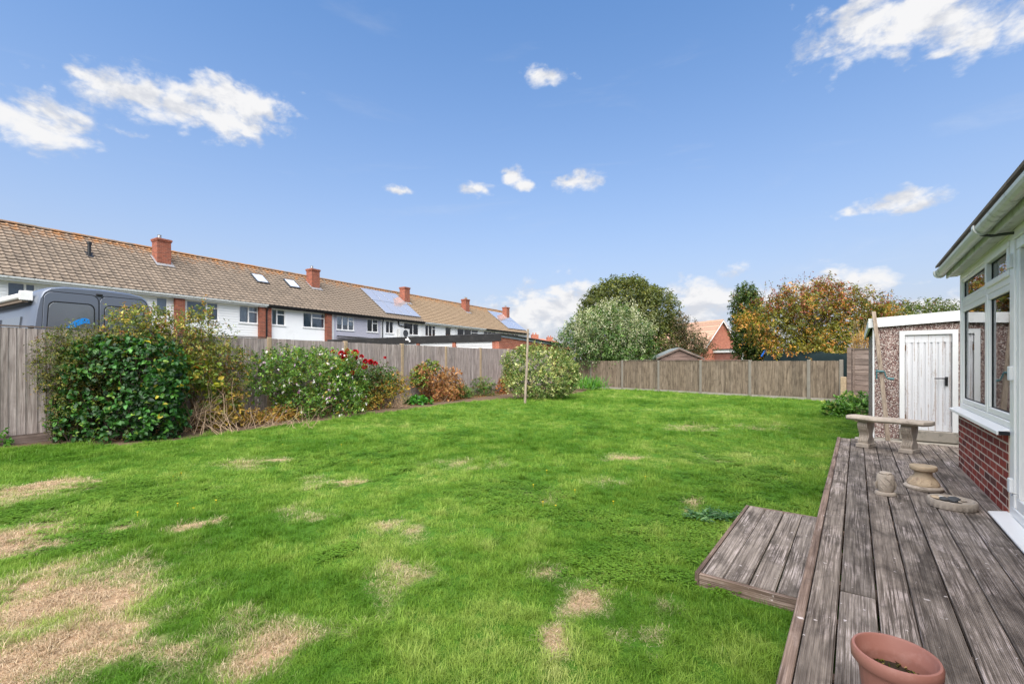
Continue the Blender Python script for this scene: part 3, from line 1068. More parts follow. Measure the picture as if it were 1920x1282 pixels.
# slab ledge between deck and garage
struct(MB().box(9.285, 9.51, -1.6, .02, -.02, .150).build('slab', MAT['concrete'], None, bevel=.01, off=Vector((0, 0, 0))))
sl = bpy.data.objects['slab']
sl.rotation_euler = (0, 0, DECK[2])

# ================================================================== LEFT FENCE
def fence(frame, name, label, posts, height, base_h, board_w, mat, postmat, pz, face, seed, capping=None, sag=0.01):
    rr_ = random.Random(seed)
    rt = thing(name, label, 'fence', frame, (posts[len(posts) // 2], 0, 0))
    for x in posts:
        MB().prism([(x - .055, -.06), (x + .055, -.06), (x + .055, .05), (x - .055, .05)], 'z', -.05, pz + rr_.uniform(-.01, .02)).build('post', MAT[postmat], rt, bevel=.012)
    for k in range(len(posts) - 1):
        x0, x1 = posts[k] + .058, posts[k + 1] - .058
        gb_ = MB().box(x0, x1, -.015, .015, -.03, base_h).build('gravel_board', MAT['concrete' if postmat == 'grey_concrete' else 'lap_wood'], rt)
        n_ = max(6, int(round((x1 - x0) / board_w)))
        ws = [rr_.uniform(.8, 1.2) for _ in range(n_)]
        tot = sum(ws)
        x = x0
        dz = rr_.uniform(-sag, sag)
        for w_ in ws:
            bw = (x1 - x0) * w_ / tot
            th0, th1 = .006, .016
            lap = min(.016, x1 - (x + bw) + .001)
            z1 = height + dz + rr_.uniform(-.005, .005)
            ys_ = face
            mb = MB()
            # feather-edge: thick edge laps over the thin edge of the next board
            q = [(0, ys_ * (.000 + th0)), (bw + max(0, lap), ys_ * (.010 + th1)), (bw + max(0, lap), ys_ * .010), (0, 0)]
            mb.prism(q, 'z', base_h + .003, z1)
            o = bpy.data.objects.new('board', mb.mesh('board', MAT[mat]))
            COL.objects.link(o)
            o.parent = rt
            o.location = Vector((x, 0, 0)) - OFF[rt]
            o.rotation_euler = (0, rr_.uniform(-.003, .003), 0)
            x += bw
        yb = -.02 * face
        for z in (base_h + .22, height - .25):
            MB().box(x0, x1, yb - .022, yb + .018 if face > 0 else yb + .022, z, z + .07).build('rail', MAT['lap_wood'], rt)
        if capping and k in capping:
            MB().box(x0, x1, -.03, .045, height + .012, height + .034).build('capping', MAT['lap_wood'], rt)
    return rt


pitch = 2.355
lposts = [round(k * pitch, 3) for k in range(-3, 8)]
fence(LF, 'left_fence', 'tall close-board fence of silvery boards behind the flower bed', lposts, 1.985, .15, .125, 'fence_board', 'tan_concrete', 2.0, -1, 5, capping=(0, 1, 2))
fence(BF, 'back_fence', 'low dark weathered close-board fence across the end of the lawn', [-1.0, 0, 2.08, 4.16, 6.24, 8.32, 10.4, 12.5], 1.44, .085, .105, 'fence_board_old', 'grey_concrete', 1.47, 1, 9, capping=(2, 3, 4))
# overlap panel beside the garage
lp = thing('lap_panel_fence', 'grey brown horizontal overlap fence panel between low fence and garage', 'fence', BF, (-2.2, 0, 0))
MB().box(-1.30, -1.18, -.06, .06, -.03, 1.90).build('post', MAT['lap_wood'], lp)
for x in (-1.345, -2.05, -2.9): MB().box(x - .045, x, .012, .04, .05, 1.83).build('batten', MAT['lap_wood'], lp)
MB().box(-3.25, -1.305, -.03, .045, 1.832, 1.86).build('capping', MAT['lap_wood'], lp)
for k in range(10):
    z = .06 + k * .178
    mb = MB().prism([(.0, z + .19), (.008, z + .19), (.022, z), (.010, z)], 'x', -3.25, -1.31)
    mb.build('slat', MAT['lap_wood'], lp)
sp_ = fpt(BF, -1.15, .35)
st = MB().prism([(-.075, -.075), (.075, -.075), (.075, .075), (-.075, .075)], 'z', -.03, .88).build('short_post', MAT['tan_concrete'], None, bevel=.015)
st.location = sp_
st.rotation_euler = (0, 0, BF[2])
tag(st, 'short tan concrete post stub in front of the overlap panel', 'post')

# ================================================================== TERRACE
def tpos(px, y):
    """distance along the terrace of a photo column, on the line y metres behind the eaves"""
    x0, y0 = TERR[0] - .86 * y, TERR[1] + .51 * y
    a = (px - CX) / FPX
    return (y0 * a - x0) / (.51 - .86 * a)


EZ, RZ, HALF = 5.0, 8.0, 4.0
SL = math.atan2(RZ - EZ, HALF)
SLEN = math.hypot(RZ - EZ, HALF)
BND = [-3.4, 1.5, 6.5, 11.3, 16.1, 20.9, 25.8, 30.7, 35.6, 40.5, 45.4]
HOUSES = [
    ('cream walled terraced house behind the grey van at the left edge', 'clad_white', 'gutter_white'),
    ('terraced house with black vent pipe on its roof above the grey van', 'clad_white', 'gutter_white'),
    ('white clad terraced house between the first chimney and twin brick piers', 'clad_white', 'gutter_white'),
    ('smooth white terraced house with two rooflights in its roof', 'render_white', 'black_fascia'),
    ('lavender clad terraced house with two white windows', 'clad_lavender', 'black_fascia'),
    ('white terraced house with an outdoor air unit below the larger solar array', 'render_white', 'black_fascia'),
    ('white terraced house right of the larger solar array', 'render_white', 'gutter_white'),
    ('terraced house with the wide blue blind window above the black garages', 'render_white', 'gutter_white'),
    ('terraced house left of the far small solar array', 'render_white', 'black_fascia'),
    ('end terraced house carrying the far small solar array', 'render_white', 'black_fascia')]
WINS = [(12, 68, 'blind_grey', 2), (292, 315, 'blind_white', 1), (349, 410, 'blind_grey', 2), (448, 484, 'curtain', 2), (509, 535, 'blind_grey', 2), (568, 609, 'blind_grey', 2),
        (631, 664, 'blind_white', 3), (688, 709, 'blind_white', 2), (723, 738, 'blind_white', 2), (757, 785, 'blind_grey', 2), (797, 817, 'blind_grey', 3), (835, 846, 'blind_grey', 1),
        (856, 897, 'blind_blue', 3), (907, 930, 'blind_white', 3), (948, 972, 'blind_white', 3), (145, 190, 'blind_grey', 2)]
# one tile: roll at one side, pan at the other, thick front edge
def tile_mesh(w=.300, l=.375):
    pr = []
    for i in range(9):
        u = i / 8
        z = .030 * math.exp(-((u - .22) / .15) ** 2) + .004
        pr.append((u * w, z))
    mb = MB()
    n_ = len(pr)
    vs_ = [(x, 0, z * 1.25 + .050) for x, z in pr] + [(x, l, z) for x, z in pr] + [(x, .012, z * .6 - .004) for x, z in pr]
    fs_ = [(i, i + 1, n_ + i + 1, n_ + i) for i in range(n_ - 1)] + [(2 * n_ + i, 2 * n_ + i + 1, i + 1, i) for i in range(n_ - 1)]
    mb.add(vs_, fs_)
    return mb


tile_me = tile_mesh().mesh('tile', MAT['roof_tile'])
ridge_prof = [(.13 * math.cos(math.pi * k / 6), .11 * math.sin(math.pi * k / 6)) for k in range(7)]
ridge_me = MB().prism(ridge_prof, 'x', 0, .445).mesh('ridge_tile', MAT['roof_tile'])
rt_ = random.Random(21)


def slope_pt(x, s_, lift=0.0):
    """point on the front roof slope, s_ metres up from the eaves"""
    return Vector((x, s_ * math.cos(SL) - lift * math.sin(SL), EZ + s_ * math.sin(SL) + lift * math.cos(SL)))


ROOFS = {}
for h, (lab, wallm, gutm) in enumerate(HOUSES):
    x0, x1 = BND[h], BND[h + 1]
    rt = thing('terraced_house', lab, 'house', TERR, ((x0 + x1) / 2, 4.0, 0), 'houses of the terrace')
    wy = .35
    MB().box(x0 + .01, x1 - .01, .52, 7.65, -.02, 4.93).build('body', MAT['render_white'], rt)
    # upper front wall with real openings
    ops = []
    for (pa, pb, kind, n_) in WINS:
        ta, tb = tpos(pa, wy), tpos(pb, wy)
        if (ta + tb) / 2 >= x0 and (ta + tb) / 2 < x1:
            ops.append((max(ta, x0 + .15), min(tb, x1 - .15), 3.74, 4.78, kind, n_))
    ops.append((x0 + .6, x0 + 2.2, 1.0, 2.2, 'curtain', 2))
    ops.append((x0 + 2.9, x0 + 3.8, .05, 2.1, 'blind_grey', 1))
    xs_ = sorted({x0 + .005, x1 - .005, *[o[0] for o in ops], *[o[1] for o in ops]})
    zs_ = sorted({-.02, 2.75, 4.94, *[o[2] for o in ops], *[o[3] for o in ops]})
    up, low = MB(), MB()
    for i in range(len(xs_) - 1):
        for j in range(len(zs_) - 1):
            cx_, cz_ = (xs_[i] + xs_[i + 1]) / 2, (zs_[j] + zs_[j + 1]) / 2
            if any(o[0] < cx_ < o[1] and o[2] < cz_ < o[3] for o in ops): continue
            (up if cz_ > 2.75 else low).quad((xs_[i], wy, zs_[j]), (xs_[i + 1], wy, zs_[j]), (xs_[i + 1], wy, zs_[j + 1]), (xs_[i], wy, zs_[j + 1]))
    for (a, b, c, d, _, _) in ops:
        tgt = up if c > 2.75 else low
        for q in (((a, c), (b, c)), ((a, d), (b, d)), ((a, c), (a, d)), ((b, c), (b, d))):
            (p0, p1) = q
            tgt.quad((p0[0], wy, p0[1]), (p1[0], wy, p1[1]), (p1[0], wy + .16, p1[1]), (p0[0], wy + .16, p0[1]))
    up.build('upper_wall', MAT[wallm], rt)
    low.build('lower_wall', MAT['render_pink' if h == 3 else 'brick_far' if h % 3 == 1 else 'render_white'], rt)
    for (a, b, c, d, kind, n_) in ops:
        wd = .055
        f_ = frame_rect(a + .003, b - .003, c + .003, d - .003, wd, wy + .02, wy + .09)
        cut = [a + (b - a) * k / n_ for k in range(n_ + 1)]
        if n_ == 2 and kind == 'blind_grey': cut = [a, a + (b - a) * (.62 if rt_.random() < .6 else .4), b]
        for k in range(1, n_): f_.box(cut[k] - .035, cut[k] + .035, wy + .021, wy + .089, c + wd + .004, d - wd - .004)
        fo = f_.build('window', W, rt)
        for k in range(n_):
            MB().box(cut[k] + .04, cut[k + 1] - .04, wy + .05, wy + .056, c + .06, d - .06).build('pane', MAT['house_glass'], fo)
        if n_ > 1 and c > 3 and rt_.random() < .8:
            q = n_ - 1
            zz = c + (d - c) * .68
            MB().box(cut[q] + .036, cut[q + 1] - .058, wy + .018, wy + .088, zz - .03, zz + .03).build('glazing_bar', W, fo)
        # blind or curtain a little behind the glass
        mb = MB()
        n2 = 14 if kind == 'curtain' else 1
        for k in range(n2):
            u0, u1 = a + (b - a) * k / n2, a + (b - a) * (k + 1) / n2
            o0, o1 = (.02 * (k % 2), .02 * ((k + 1) % 2)) if n2 > 1 else (0, 0)
            drop = c + (d - c) * (.38 if kind == 'blind_white' and c > 3 else 0)
            mb.quad((u0, wy + .12 + o0, drop), (u1, wy + .12 + o1, drop), (u1, wy + .12 + o1, d), (u0, wy + .12 + o0, d))
        mb.build('blind', MAT[kind], fo)
        MB().quad((a, wy + .168, c), (b, wy + .168, c), (b, wy + .168, d), (a, wy + .168, d)).build('dim_room', MAT['dark_grey'], fo)
        MB().box(a - .04, b + .04, wy - .05, wy + .015, c - .05, c - .003).build('window_sill', MAT['white_paint'], fo)
    # roof slopes, eaves
    rmat = 'roof_tile' if h < 6 else 'roof_tile_warm'
    rf = MB().prism([(-.02, EZ - .035), (HALF, RZ - .03), (2 * HALF + .02, EZ - .035), (2 * HALF + .02, EZ - .10), (HALF, RZ - .10), (-.02, EZ - .10)], 'x', x0, x1).build('roof', MAT[rmat], rt)
    MB().box(x0, x1, .05, .347, EZ - .12, EZ - .104).build('soffit', MAT['white_paint'], rt)
    MB().box(x0, x1, .0, .03, EZ - .22, EZ - .105).build('fascia', MAT['white_paint' if gutm == 'gutter_white' else gutm], rt)
    MB().prism([(-.10, EZ - .05), (-.10, EZ - .10), (-.07, EZ - .15), (-.025, EZ - .15), (-.005, EZ - .10), (-.005, EZ - .05), (-.02, EZ - .05), (-.02, EZ - .12), (-.085, EZ - .12), (-.085, EZ - .05)], 'x', x0, x1).build('gutter', MAT[gutm], rt)
    nt = int(round((x1 - x0) / .300))
    sw = (x1 - x0) / nt
    ncr = 17
    ga = SLEN / ncr
    if h <= 3:
        for r_ in range(ncr):
            for k in range(nt):
                if h == 0 and k < nt - 9: continue      # left of the picture
                p_ = slope_pt(x0 + k * sw, r_ * ga - .06, -.022 + rt_.uniform(-.002, .003))
                piece('tile', tile_me, rf, p_, (SL + rt_.uniform(-.012, .012), rt_.uniform(-.006, .006), rt_.uniform(-.01, .01)), (sw / .300, 1, 1))
    else:
        tm = tile_mesh(sw, .375)
        mb = MB()
        for r_ in range(ncr):
            for k in range(nt):
                o_ = slope_pt(x0 + k * sw, r_ * ga - .06, -.022 + rt_.uniform(-.003, .004))
                tl = rt_.uniform(-.012, .012)
                ca, sa = math.cos(SL + tl), math.sin(SL + tl)
                mb.add([(o_.x + v_[0], o_.y + v_[1] * ca - v_[2] * sa, o_.z + v_[1] * sa + v_[2] * ca) for v_ in tm.v], tm.f)
        stuff(mb.build('roof_tiles', MAT[rmat], rf))
    nrd = int((x1 - x0) / .445)
    for k in range(nrd):
        piece('ridge_tile', ridge_me, rf, (x0 + k * (x1 - x0) / nrd, HALF, RZ - .015 + rt_.uniform(-.006, .006)), (0, rt_.uniform(-.008, .008), 0), ((x1 - x0) / nrd / .45, 1, 1))
    ROOFS[h] = rf
    # party-wall upstand trims and down pipes
    if h in (3, 4, 5, 6, 7): MB().box(x0 + .02, x0 + .32, wy - .03, wy - .004, 2.6, 4.90).build('corner_board', MAT['white_paint'], rt)
    if h in (3, 5): MB().tube([(x0 + .0, -.05, EZ - .14), (x0 + .0, .12, EZ - .45), (x0, .14, 0)], .04, 8).build('down_pipe', MAT['black_metal'], rt)
# brick piers
for (pa, pb, hh) in ((328, 346, 1), (486, 496.5, 2), (498.5, 508, 3), (611, 621, 3)):
    root = [o for o in bpy.data.objects if o.name.startswith('terraced_house')][hh] if False else None
roots = sorted([o for o in bpy.data.objects if o.name.startswith('terraced_house')], key=lambda o: o.name)
for (pa, pb, hh) in ((328, 346, 1), (486, 496.5, 2), (498.5, 508, 3), (611, 621, 3)):
    ta, tb = tpos(pa, .2), tpos(pb, .2)
    MB().box(ta, tb, .12, .345, -.02, 4.88).build('brick_pier', MAT['brick_far'], roots[hh])
# chimneys
for (px, hh, pots) in ((301, 1, 1), (585, 3, 1), (757, 5, 0), (871, 7, 2), (947, 9, 1)):
    t = tpos(px, 3.0)
    t = min(t, BND[-1] - .45)
    s0 = 2.55
    cm = MB().box(t - .34, t + .34, 2.55, 3.20, 6.35, 8.20).build('chimney', MAT['brick_far'], roots[hh])
    mb = MB()
    mb.box(t - .37, t + .37, 2.52, 3.23, 8.201, 8.27)
    mb.box(t - .395, t + .395, 2.495, 3.255, 8.271, 8.34)
    mb.box(t - .36, t + .36, 2.53, 3.22, 8.341, 8.37)
    mb.build('corbel', MAT['brick_far'], cm)
    for k in range(pots):
        MB().lathe([(.10, 8.372), (.11, 8.39), (.085, 8.55), (.10, 8.57), (.10, 8.60), (.07, 8.60)], t - .1 + .26 * k, 2.88, 12).build('chimney_pot', MAT['steel' if k == 0 else 'tan_concrete'], cm, smooth=True)
    mb = MB()
    mb.add([slope_pt(t - .45, s0 / math.cos(SL) - .24, .045), slope_pt(t + .45, s0 / math.cos(SL) - .24, .045), slope_pt(t + .45, s0 / math.cos(SL) + .02, .045), slope_pt(t - .45, s0 / math.cos(SL) + .02, .045)], [(0, 1, 2, 3)])
    for sx in (-1, 1):
        mb.add([slope_pt(t + sx * .34, 2.9, .05), slope_pt(t + sx * .45, 2.9, .05), slope_pt(t + sx * .45, 4.0, .05), slope_pt(t + sx * .34, 4.0, .05)], [(0, 1, 2, 3)])
    fl = mb.build('flashing', MAT['lead'], cm)
# soil vent pipe on the second house
t = tpos(167, 2.35)
mb = MB().tube([slope_pt(t, 2.9, 0), slope_pt(t, 2.9, 0) + Vector((0, 0, .55))], .075, 12)
mb.tube([slope_pt(t, 2.9, 0) + Vector((0, 0, .551)), slope_pt(t, 2.9, 0) + Vector((0, 0, .68))], .105, 12)
mb.build('vent_pipe', MAT['black_metal'], roots[1])
MB().add([slope_pt(t - .16, 2.7, .03), slope_pt(t + .16, 2.7, .03), slope_pt(t + .16, 3.1, .06), slope_pt(t - .16, 3.1, .06)], [(0, 1, 2, 3)]).build('flashing', MAT['black_metal'], roots[1])
# two rooflights on the fourth house
for px in (487, 547):
    t = tpos(px, 2.55)
    def pane_box(a0, a1, s0, s1, l0, l1):
        P_ = [slope_pt(a, s, l) for l in (l0, l1) for (a, s) in ((a0, s0), (a1, s0), (a1, s1), (a0, s1))]
        return MB().add(P_, [(0, 3, 2, 1), (4, 5, 6, 7), (0, 1, 5, 4), (1, 2, 6, 5), (2, 3, 7, 6), (3, 0, 4, 7)])
    rl = pane_box(t - .42, t + .42, 2.65, 3.75, .0, .10).build('rooflight', MAT['dark_grey'], roots[3])
    pane_box(t - .34, t + .34, 2.76, 3.66, .101, .108).build('pane', MAT['rooflight_glass'], rl)


def slope_panel(a0, a1, s0, s1, lab, grp):
    rt = thing('solar_panel', lab, 'solar panel', TERR, tuple(slope_pt((a0 + a1) / 2, s0, .1)), grp)
    pane_box(a0, a1, s0, s1, .075, .115).build('frame', MAT['steel'], rt)
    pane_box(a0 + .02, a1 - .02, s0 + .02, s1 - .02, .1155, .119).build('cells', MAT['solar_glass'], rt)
    mb = MB()
    for u in (.2, .8): mb.add(*(lambda q: (q.v, q.f))(pane_box(a0 + (a1 - a0) * u - .02, a0 + (a1 - a0) * u + .02, s0 + .05, s1 - .05, .0, .074)))
    mb.build('mounting_rail', MAT['steel'], rt)


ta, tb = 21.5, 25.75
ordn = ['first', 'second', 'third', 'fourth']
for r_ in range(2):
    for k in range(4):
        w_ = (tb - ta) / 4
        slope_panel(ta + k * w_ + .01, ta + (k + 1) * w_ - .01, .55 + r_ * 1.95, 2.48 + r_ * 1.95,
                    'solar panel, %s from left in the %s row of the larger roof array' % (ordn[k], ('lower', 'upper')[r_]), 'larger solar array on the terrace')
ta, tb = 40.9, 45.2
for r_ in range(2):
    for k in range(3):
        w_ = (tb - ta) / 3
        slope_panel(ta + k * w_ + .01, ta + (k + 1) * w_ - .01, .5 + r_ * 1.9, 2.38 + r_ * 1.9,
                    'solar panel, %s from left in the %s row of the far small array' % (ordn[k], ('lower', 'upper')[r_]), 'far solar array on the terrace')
# outdoor air unit on the wall of the sixth house
ta, tb = tpos(748, .1), tpos(766, .1)
ac = thing('air_unit', 'white outdoor air conditioning unit on the white terrace wall', 'air unit', TERR, ((ta + tb) / 2, .2, 3.45))
MB().box(ta, tb, -.02, .30, 3.45, 4.2).build('casing', MAT['air_unit'], ac, bevel=.02)
cx_ = ta + (tb - ta) * .58
mb = MB().tube([(cx_, -.021, 3.82), (cx_, -.035, 3.82)], .30, 20)
mb.build('fan_grille', MAT['dark_grey'], ac)
MB().box(ta + .1, tb - .1, .301, .347, 3.42, 3.449).build('wall_bracket', MAT['dark_grey'], ac)
MB().tube([(tb - .1, .25, 4.202), (tb - .1, .25, 4.42), (tb - .9, .25, 4.45), (tb - 1.0, .25, 4.5), (tb - 1.05, .25, 4.86)], .05, 6).build('pipe_duct', MAT['black_metal'], ac)

# ---------------------------------------------------------------- flat roofed extension and garage block behind the fence
ex = thing('flat_extension', 'small flat roofed extension with dark roof edge below the lavender house', 'extension', TERR, (18.4, -1.2, 0))
MB().box(16.4, 20.6, -2.6, .30, -.02, 2.75).build('wall', MAT['grey_panel'], ex)
MB().box(16.2, 20.8, -2.75, .32, 2.752, 2.98).build('roof_edge', MAT['black_fascia'], ex)
MB().prism([(-2.4, 2.985), (-2.35, 3.05), (.25, 3.30), (.25, 3.24)], 'x', 16.6, 18.9).build('canopy', MAT['black_fascia'], ex)

GB = (-.54, 22.0, TERR[2])
gbk = thing('garage_block', 'long flat roofed garage block with black fascia behind the fence', 'garage', GB, (3.9, 5, 0))
LEN = 12.6
def zr(x): return 2.71 - .035 * x
MB().prism([(-.18, 2.40), (-.18, 2.72), (-.15, 2.72), (-.15, 2.40)], 'y', -.12, LEN).build('fascia', MAT['black_fascia'], gbk)
mb = MB()
mb.add([(-.19, -.16, zr(0) + .015), (7.9, -.16, zr(7.9) + .015), (7.9, LEN, zr(7.9) + .015), (-.19, LEN, zr(0) + .015),
        (-.19, -.16, zr(0) + .055), (7.9, -.16, zr(7.9) + .055), (7.9, LEN, zr(7.9) + .055), (-.19, LEN, zr(0) + .055)],
       [(0, 3, 2, 1), (4, 5, 6, 7), (0, 1, 5, 4), (1, 2, 6, 5), (2, 3, 7, 6), (3, 0, 4, 7)])
mb.build('flat_roof', MAT['felt'], gbk)
mb = MB().prism([(-.15, -.02), (7.7, -.02), (7.7, zr(7.7) - .12), (-.15, zr(-.15) - .12)], 'y', 0, .22)
mb.build('end_wall', MAT['brick_orange'], gbk)
mb = MB().prism([(-.14, zr(0) - .118), (7.8, zr(7.8) - .118), (7.8, zr(7.8) + .012), (-.14, zr(0) + .012)], 'y', -.05, -.02)
mb.build('verge_board', MAT['grey_panel'], gbk)
MB().box(7.5, 7.7, .225, LEN, -.02, 2.2).build('back_wall', MAT['brick_orange'], gbk)
for k in range(5):
    y0 = .22 + k * 2.45
    MB().box(-.12, .1, y0 + .005, y0 + .20, -.02, 2.40).build('brick_pier', MAT['brick_orange'], gbk)
    if y0 + 2.4 < LEN:
        MB().box(-.03, .02, y0 + .21, y0 + 2.44, 0.0, 2.20).build('garage_door', MAT['white_paint'], gbk)
        MB().box(-.06, .05, y0 + .205, y0 + 2.445, 2.203, 2.40).build('door_lintel', MAT['white_paint'], gbk)
fl_p = at(766, 637, 24.6)
fd = thing('floodlight', 'small white floodlight on the black garage fascia', 'lamp', WORLD, tuple(fl_p))
fd.rotation_euler = (0, 0, TERR[2] - R(90))
OFF[fd] = Vector((0, 0, 0))
MB().box(-.11, .09, -.14, -.02, -.04, .05).build('lamp_head', MAT['upvc'], fd, bevel=.02)
MB().tube([(0, .0, .0), (0, -.05, .10), (0, -.10, .12)], .025, 6).build('bracket', MAT['upvc'], fd)
MB().tube([(.14, -.06, -.12), (.14, -.06, -.03)], .045, 10).build('sensor', MAT['upvc'], fd)

# ================================================================== VAN
van = thing('parked_van', 'dark grey high roof van parked with its rear to the fence', 'van', LF, (-3.22, .38, 0))
VX = -3.22
def vsec(H, hw=1.0, zb=.38):
    k = H / 2.83
    pr = [(-.93, zb), (-.985, zb + .25), (-.99, 1.15 * min(1, k + .1)), (-.965, 1.6 * k), (-.885, 2.35 * k), (-.845, 2.58 * k), (-.79, 2.70 * k), (-.70, 2.775 * k), (-.5, 2.812 * k), (0, 2.83 * k)]
    pr = [(x * hw, z) for x, z in pr]
    return pr + [(-x, z) for x, z in pr[-2::-1]]
ysec = [(0, 2.80, .975), (.05, 2.83, 1), (1.0, 2.83, 1), (2.4, 2.83, 1), (3.7, 2.80, 1), (4.1, 2.66, .99), (4.7, 1.95, .97), (5.0, 1.42, .96), (5.6, 1.22, .92), (5.85, .95, .85)]
mb = MB()
vs_, fs_ = [], []
n_ = len(vsec(2.8))
for (y, H, hw) in ysec: vs_ += [(VX + x, .38 + y, z) for x, z in vsec(H, hw)]
for i in range(len(ysec) - 1):
    for k in range(n_): fs_.append((i * n_ + k, i * n_ + (k + 1) % n_, (i + 1) * n_ + (k + 1) % n_, (i + 1) * n_ + k))
fs_.append(tuple(range(n_)))
fs_.append(tuple(range((len(ysec) - 1) * n_, len(ysec) * n_))[::-1])
mb.add(vs_, fs_)
MB_body = mb.build('body', MAT['van_grey'], van, smooth=True)


def rr_poly(x0, x1, z0, z1, r, top_in=0.0, n=5):
    """rounded rectangle; top_in narrows the outer top corner"""
    P_ = []
    for (cx_, cz_, a0) in ((x1 - r, z1 - r, 0), (x0 + r, z1 - r, 90), (x0 + r, z0 + r, 180), (x1 - r, z0 + r, 270)):
        for k in range(n + 1):
            a = R(a0 + 90 * k / n)
            x, z = cx_ + r * math.cos(a), cz_ + r * math.sin(a)
            f_ = (z - z0) / (z1 - z0)
            P_.append((x, z, f_))
    return P_


def taper(P_, side, amt):
    xm = [p_[0] for p_ in P_]
    lo, hi = min(xm), max(xm)
    out = []
    for (x, z, f_) in P_:
        w_ = (hi - x) / (hi - lo) if side < 0 else (x - lo) / (hi - lo)
        out.append((x - side * amt * f_ * w_, z))
    return out


def ring(P_, grow, y0, y1):
    cx_ = sum(p_[0] for p_ in P_) / len(P_)
    cz_ = sum(p_[1] for p_ in P_) / len(P_)
    mb = MB()
    outer = []
    for (x, z) in P_:
        d_ = Vector((x - cx_, z - cz_)).normalized()
        outer.append((x + d_.x * grow, z + d_.y * grow))
    n = len(P_)
    vs_ = [(VX + x, .38 + y0, z) for x, z in P_] + [(VX + x, .38 + y0, z) for x, z in outer] + [(VX + x, .38 + y1, z) for x, z in P_] + [(VX + x, .38 + y1, z) for x, z in outer]
    fs_ = []
    for i in range(n):
        j = (i + 1) % n
        fs_ += [(i, j, n + j, n + i), (n + i, n + j, 3 * n + j, 3 * n + i), (i, 2 * n + i, 2 * n + j, j)]
    return mb.add(vs_, fs_)


for s_ in (-1, 1):
    dx0, dx1 = (-.865, -.012) if s_ < 0 else (.012, .865)
    dp = taper(rr_poly(dx0, dx1, .55, 2.69, .12), s_, .085)
    dd_ = MB().prism([(VX + x, z) for x, z in dp], 'y', .38 - .012, .38 + .01).build('rear_door', MAT['van_grey'], van, bevel=.006)
    ring(dp, .016, -.007, .002).build('door_seal', MAT['rubber'], dd_)
    wx0, wx1 = (-.775, -.085) if s_ < 0 else (.085, .775)
    wp = taper(rr_poly(wx0, wx1, 1.35, 2.50, .10), s_, .06)
    MB().prism([(VX + x, z) for x, z in wp], 'y', .38 - .022, .38 - .0125).build('rear_window', MAT['van_glass'], dd_, bevel=.003)
    ring(wp, .026, -.019, -.0122).build('window_seal', MAT['rubber'], dd_)
    MB().box(VX + s_ * .90 - .045, VX + s_ * .90 + .045, .365, .42, .95, 1.55).build('tail_light', MAT['van_light'], van, bevel=.01)
    MB().box(VX + s_ * .93 - .03, VX + s_ * .93 + .03, .40, .52, 1.75, 2.05).build('side_vent', MAT['rubber'], van, bevel=.01)
MB().box(VX - .05, VX + .05, .345, .385, 2.69, 2.735).build('brake_light', MAT['rubber'], van, bevel=.008)
MB().box(VX - .96, VX + .96, .30, .45, .40, .62).build('bumper', MAT['rubber'], van, bevel=.03, seg=2)
for y in (.38 + 1.1, .38 + 4.75):
    for s_ in (-1, 1):
        wl = MB().tube([(VX + s_ * .78, y, .34), (VX + s_ * 1.0, y, .34)], .34, 24).build('wheel', MAT['rubber'], van)
        MB().tube([(VX + s_ * 1.001, y, .34), (VX + s_ * 1.012, y, .34)], .22, 20).build('rim', MAT['steel'], wl)
# reflection on the left rear window, painted as a flat blue streak
sx_ = []
for k in range(9):
    u = k / 8
    sx_.append((VX - .50 + .34 * u, 2.02 + .20 * math.sin(u * 1.9) + .02))
lo_ = [(VX - .50 + .36 * k / 8, 1.95 + .21 * math.sin(k / 8 * 1.7) - .02) for k in range(8, -1, -1)]
MB().prism(sx_ + lo_, 'y', .38 - .0265, .38 - .0225).build('sticker', MAT['sticker_blue'], van)
# roof-side awning cassette, left flank
aw = MB().prism([(VX - 1.03, 2.56), (VX - .91, 2.53), (VX - .865, 2.62), (VX - .87, 2.68), (VX - .99, 2.67), (VX - 1.04, 2.62)], 'y', .66, 3.6).build('awning', MAT['upvc'], van, bevel=.015)
MB().box(VX - 1.045, VX - .86, .635, .658, 2.52, 2.69).build('awning_end_cap', MAT['upvc'], aw, bevel=.01)
MB().box(VX - .88, VX - .82, .75, .82, 2.50, 2.62).build('awning_bracket', MAT['black_metal'], aw)
MB().box(VX - 1.0, VX - .92, .66, 3.6, 2.49, 2.525).build('awning_fabric', MAT['wicker'], aw)
for (y0, y1) in ((.75, 1.9), (2.1, 3.2)):
    mb = MB()
    mb.add([(VX - .945, .38 + y0, 1.75), (VX - .945, .38 + y1, 1.75), (VX - .898, .38 + y1, 2.25), (VX - .898, .38 + y0, 2.25), (VX - .97, .38 + y0, 1.75), (VX - .97, .38 + y1, 1.75), (VX - .92, .38 + y1, 2.25), (VX - .92, .38 + y0, 2.25)],
           [(0, 3, 2, 1), (4, 5, 6, 7), (0, 1, 5, 4), (1, 2, 6, 5), (2, 3, 7, 6), (3, 0, 4, 7)])
    mb.build('side_window', MAT['van_glass'], van)

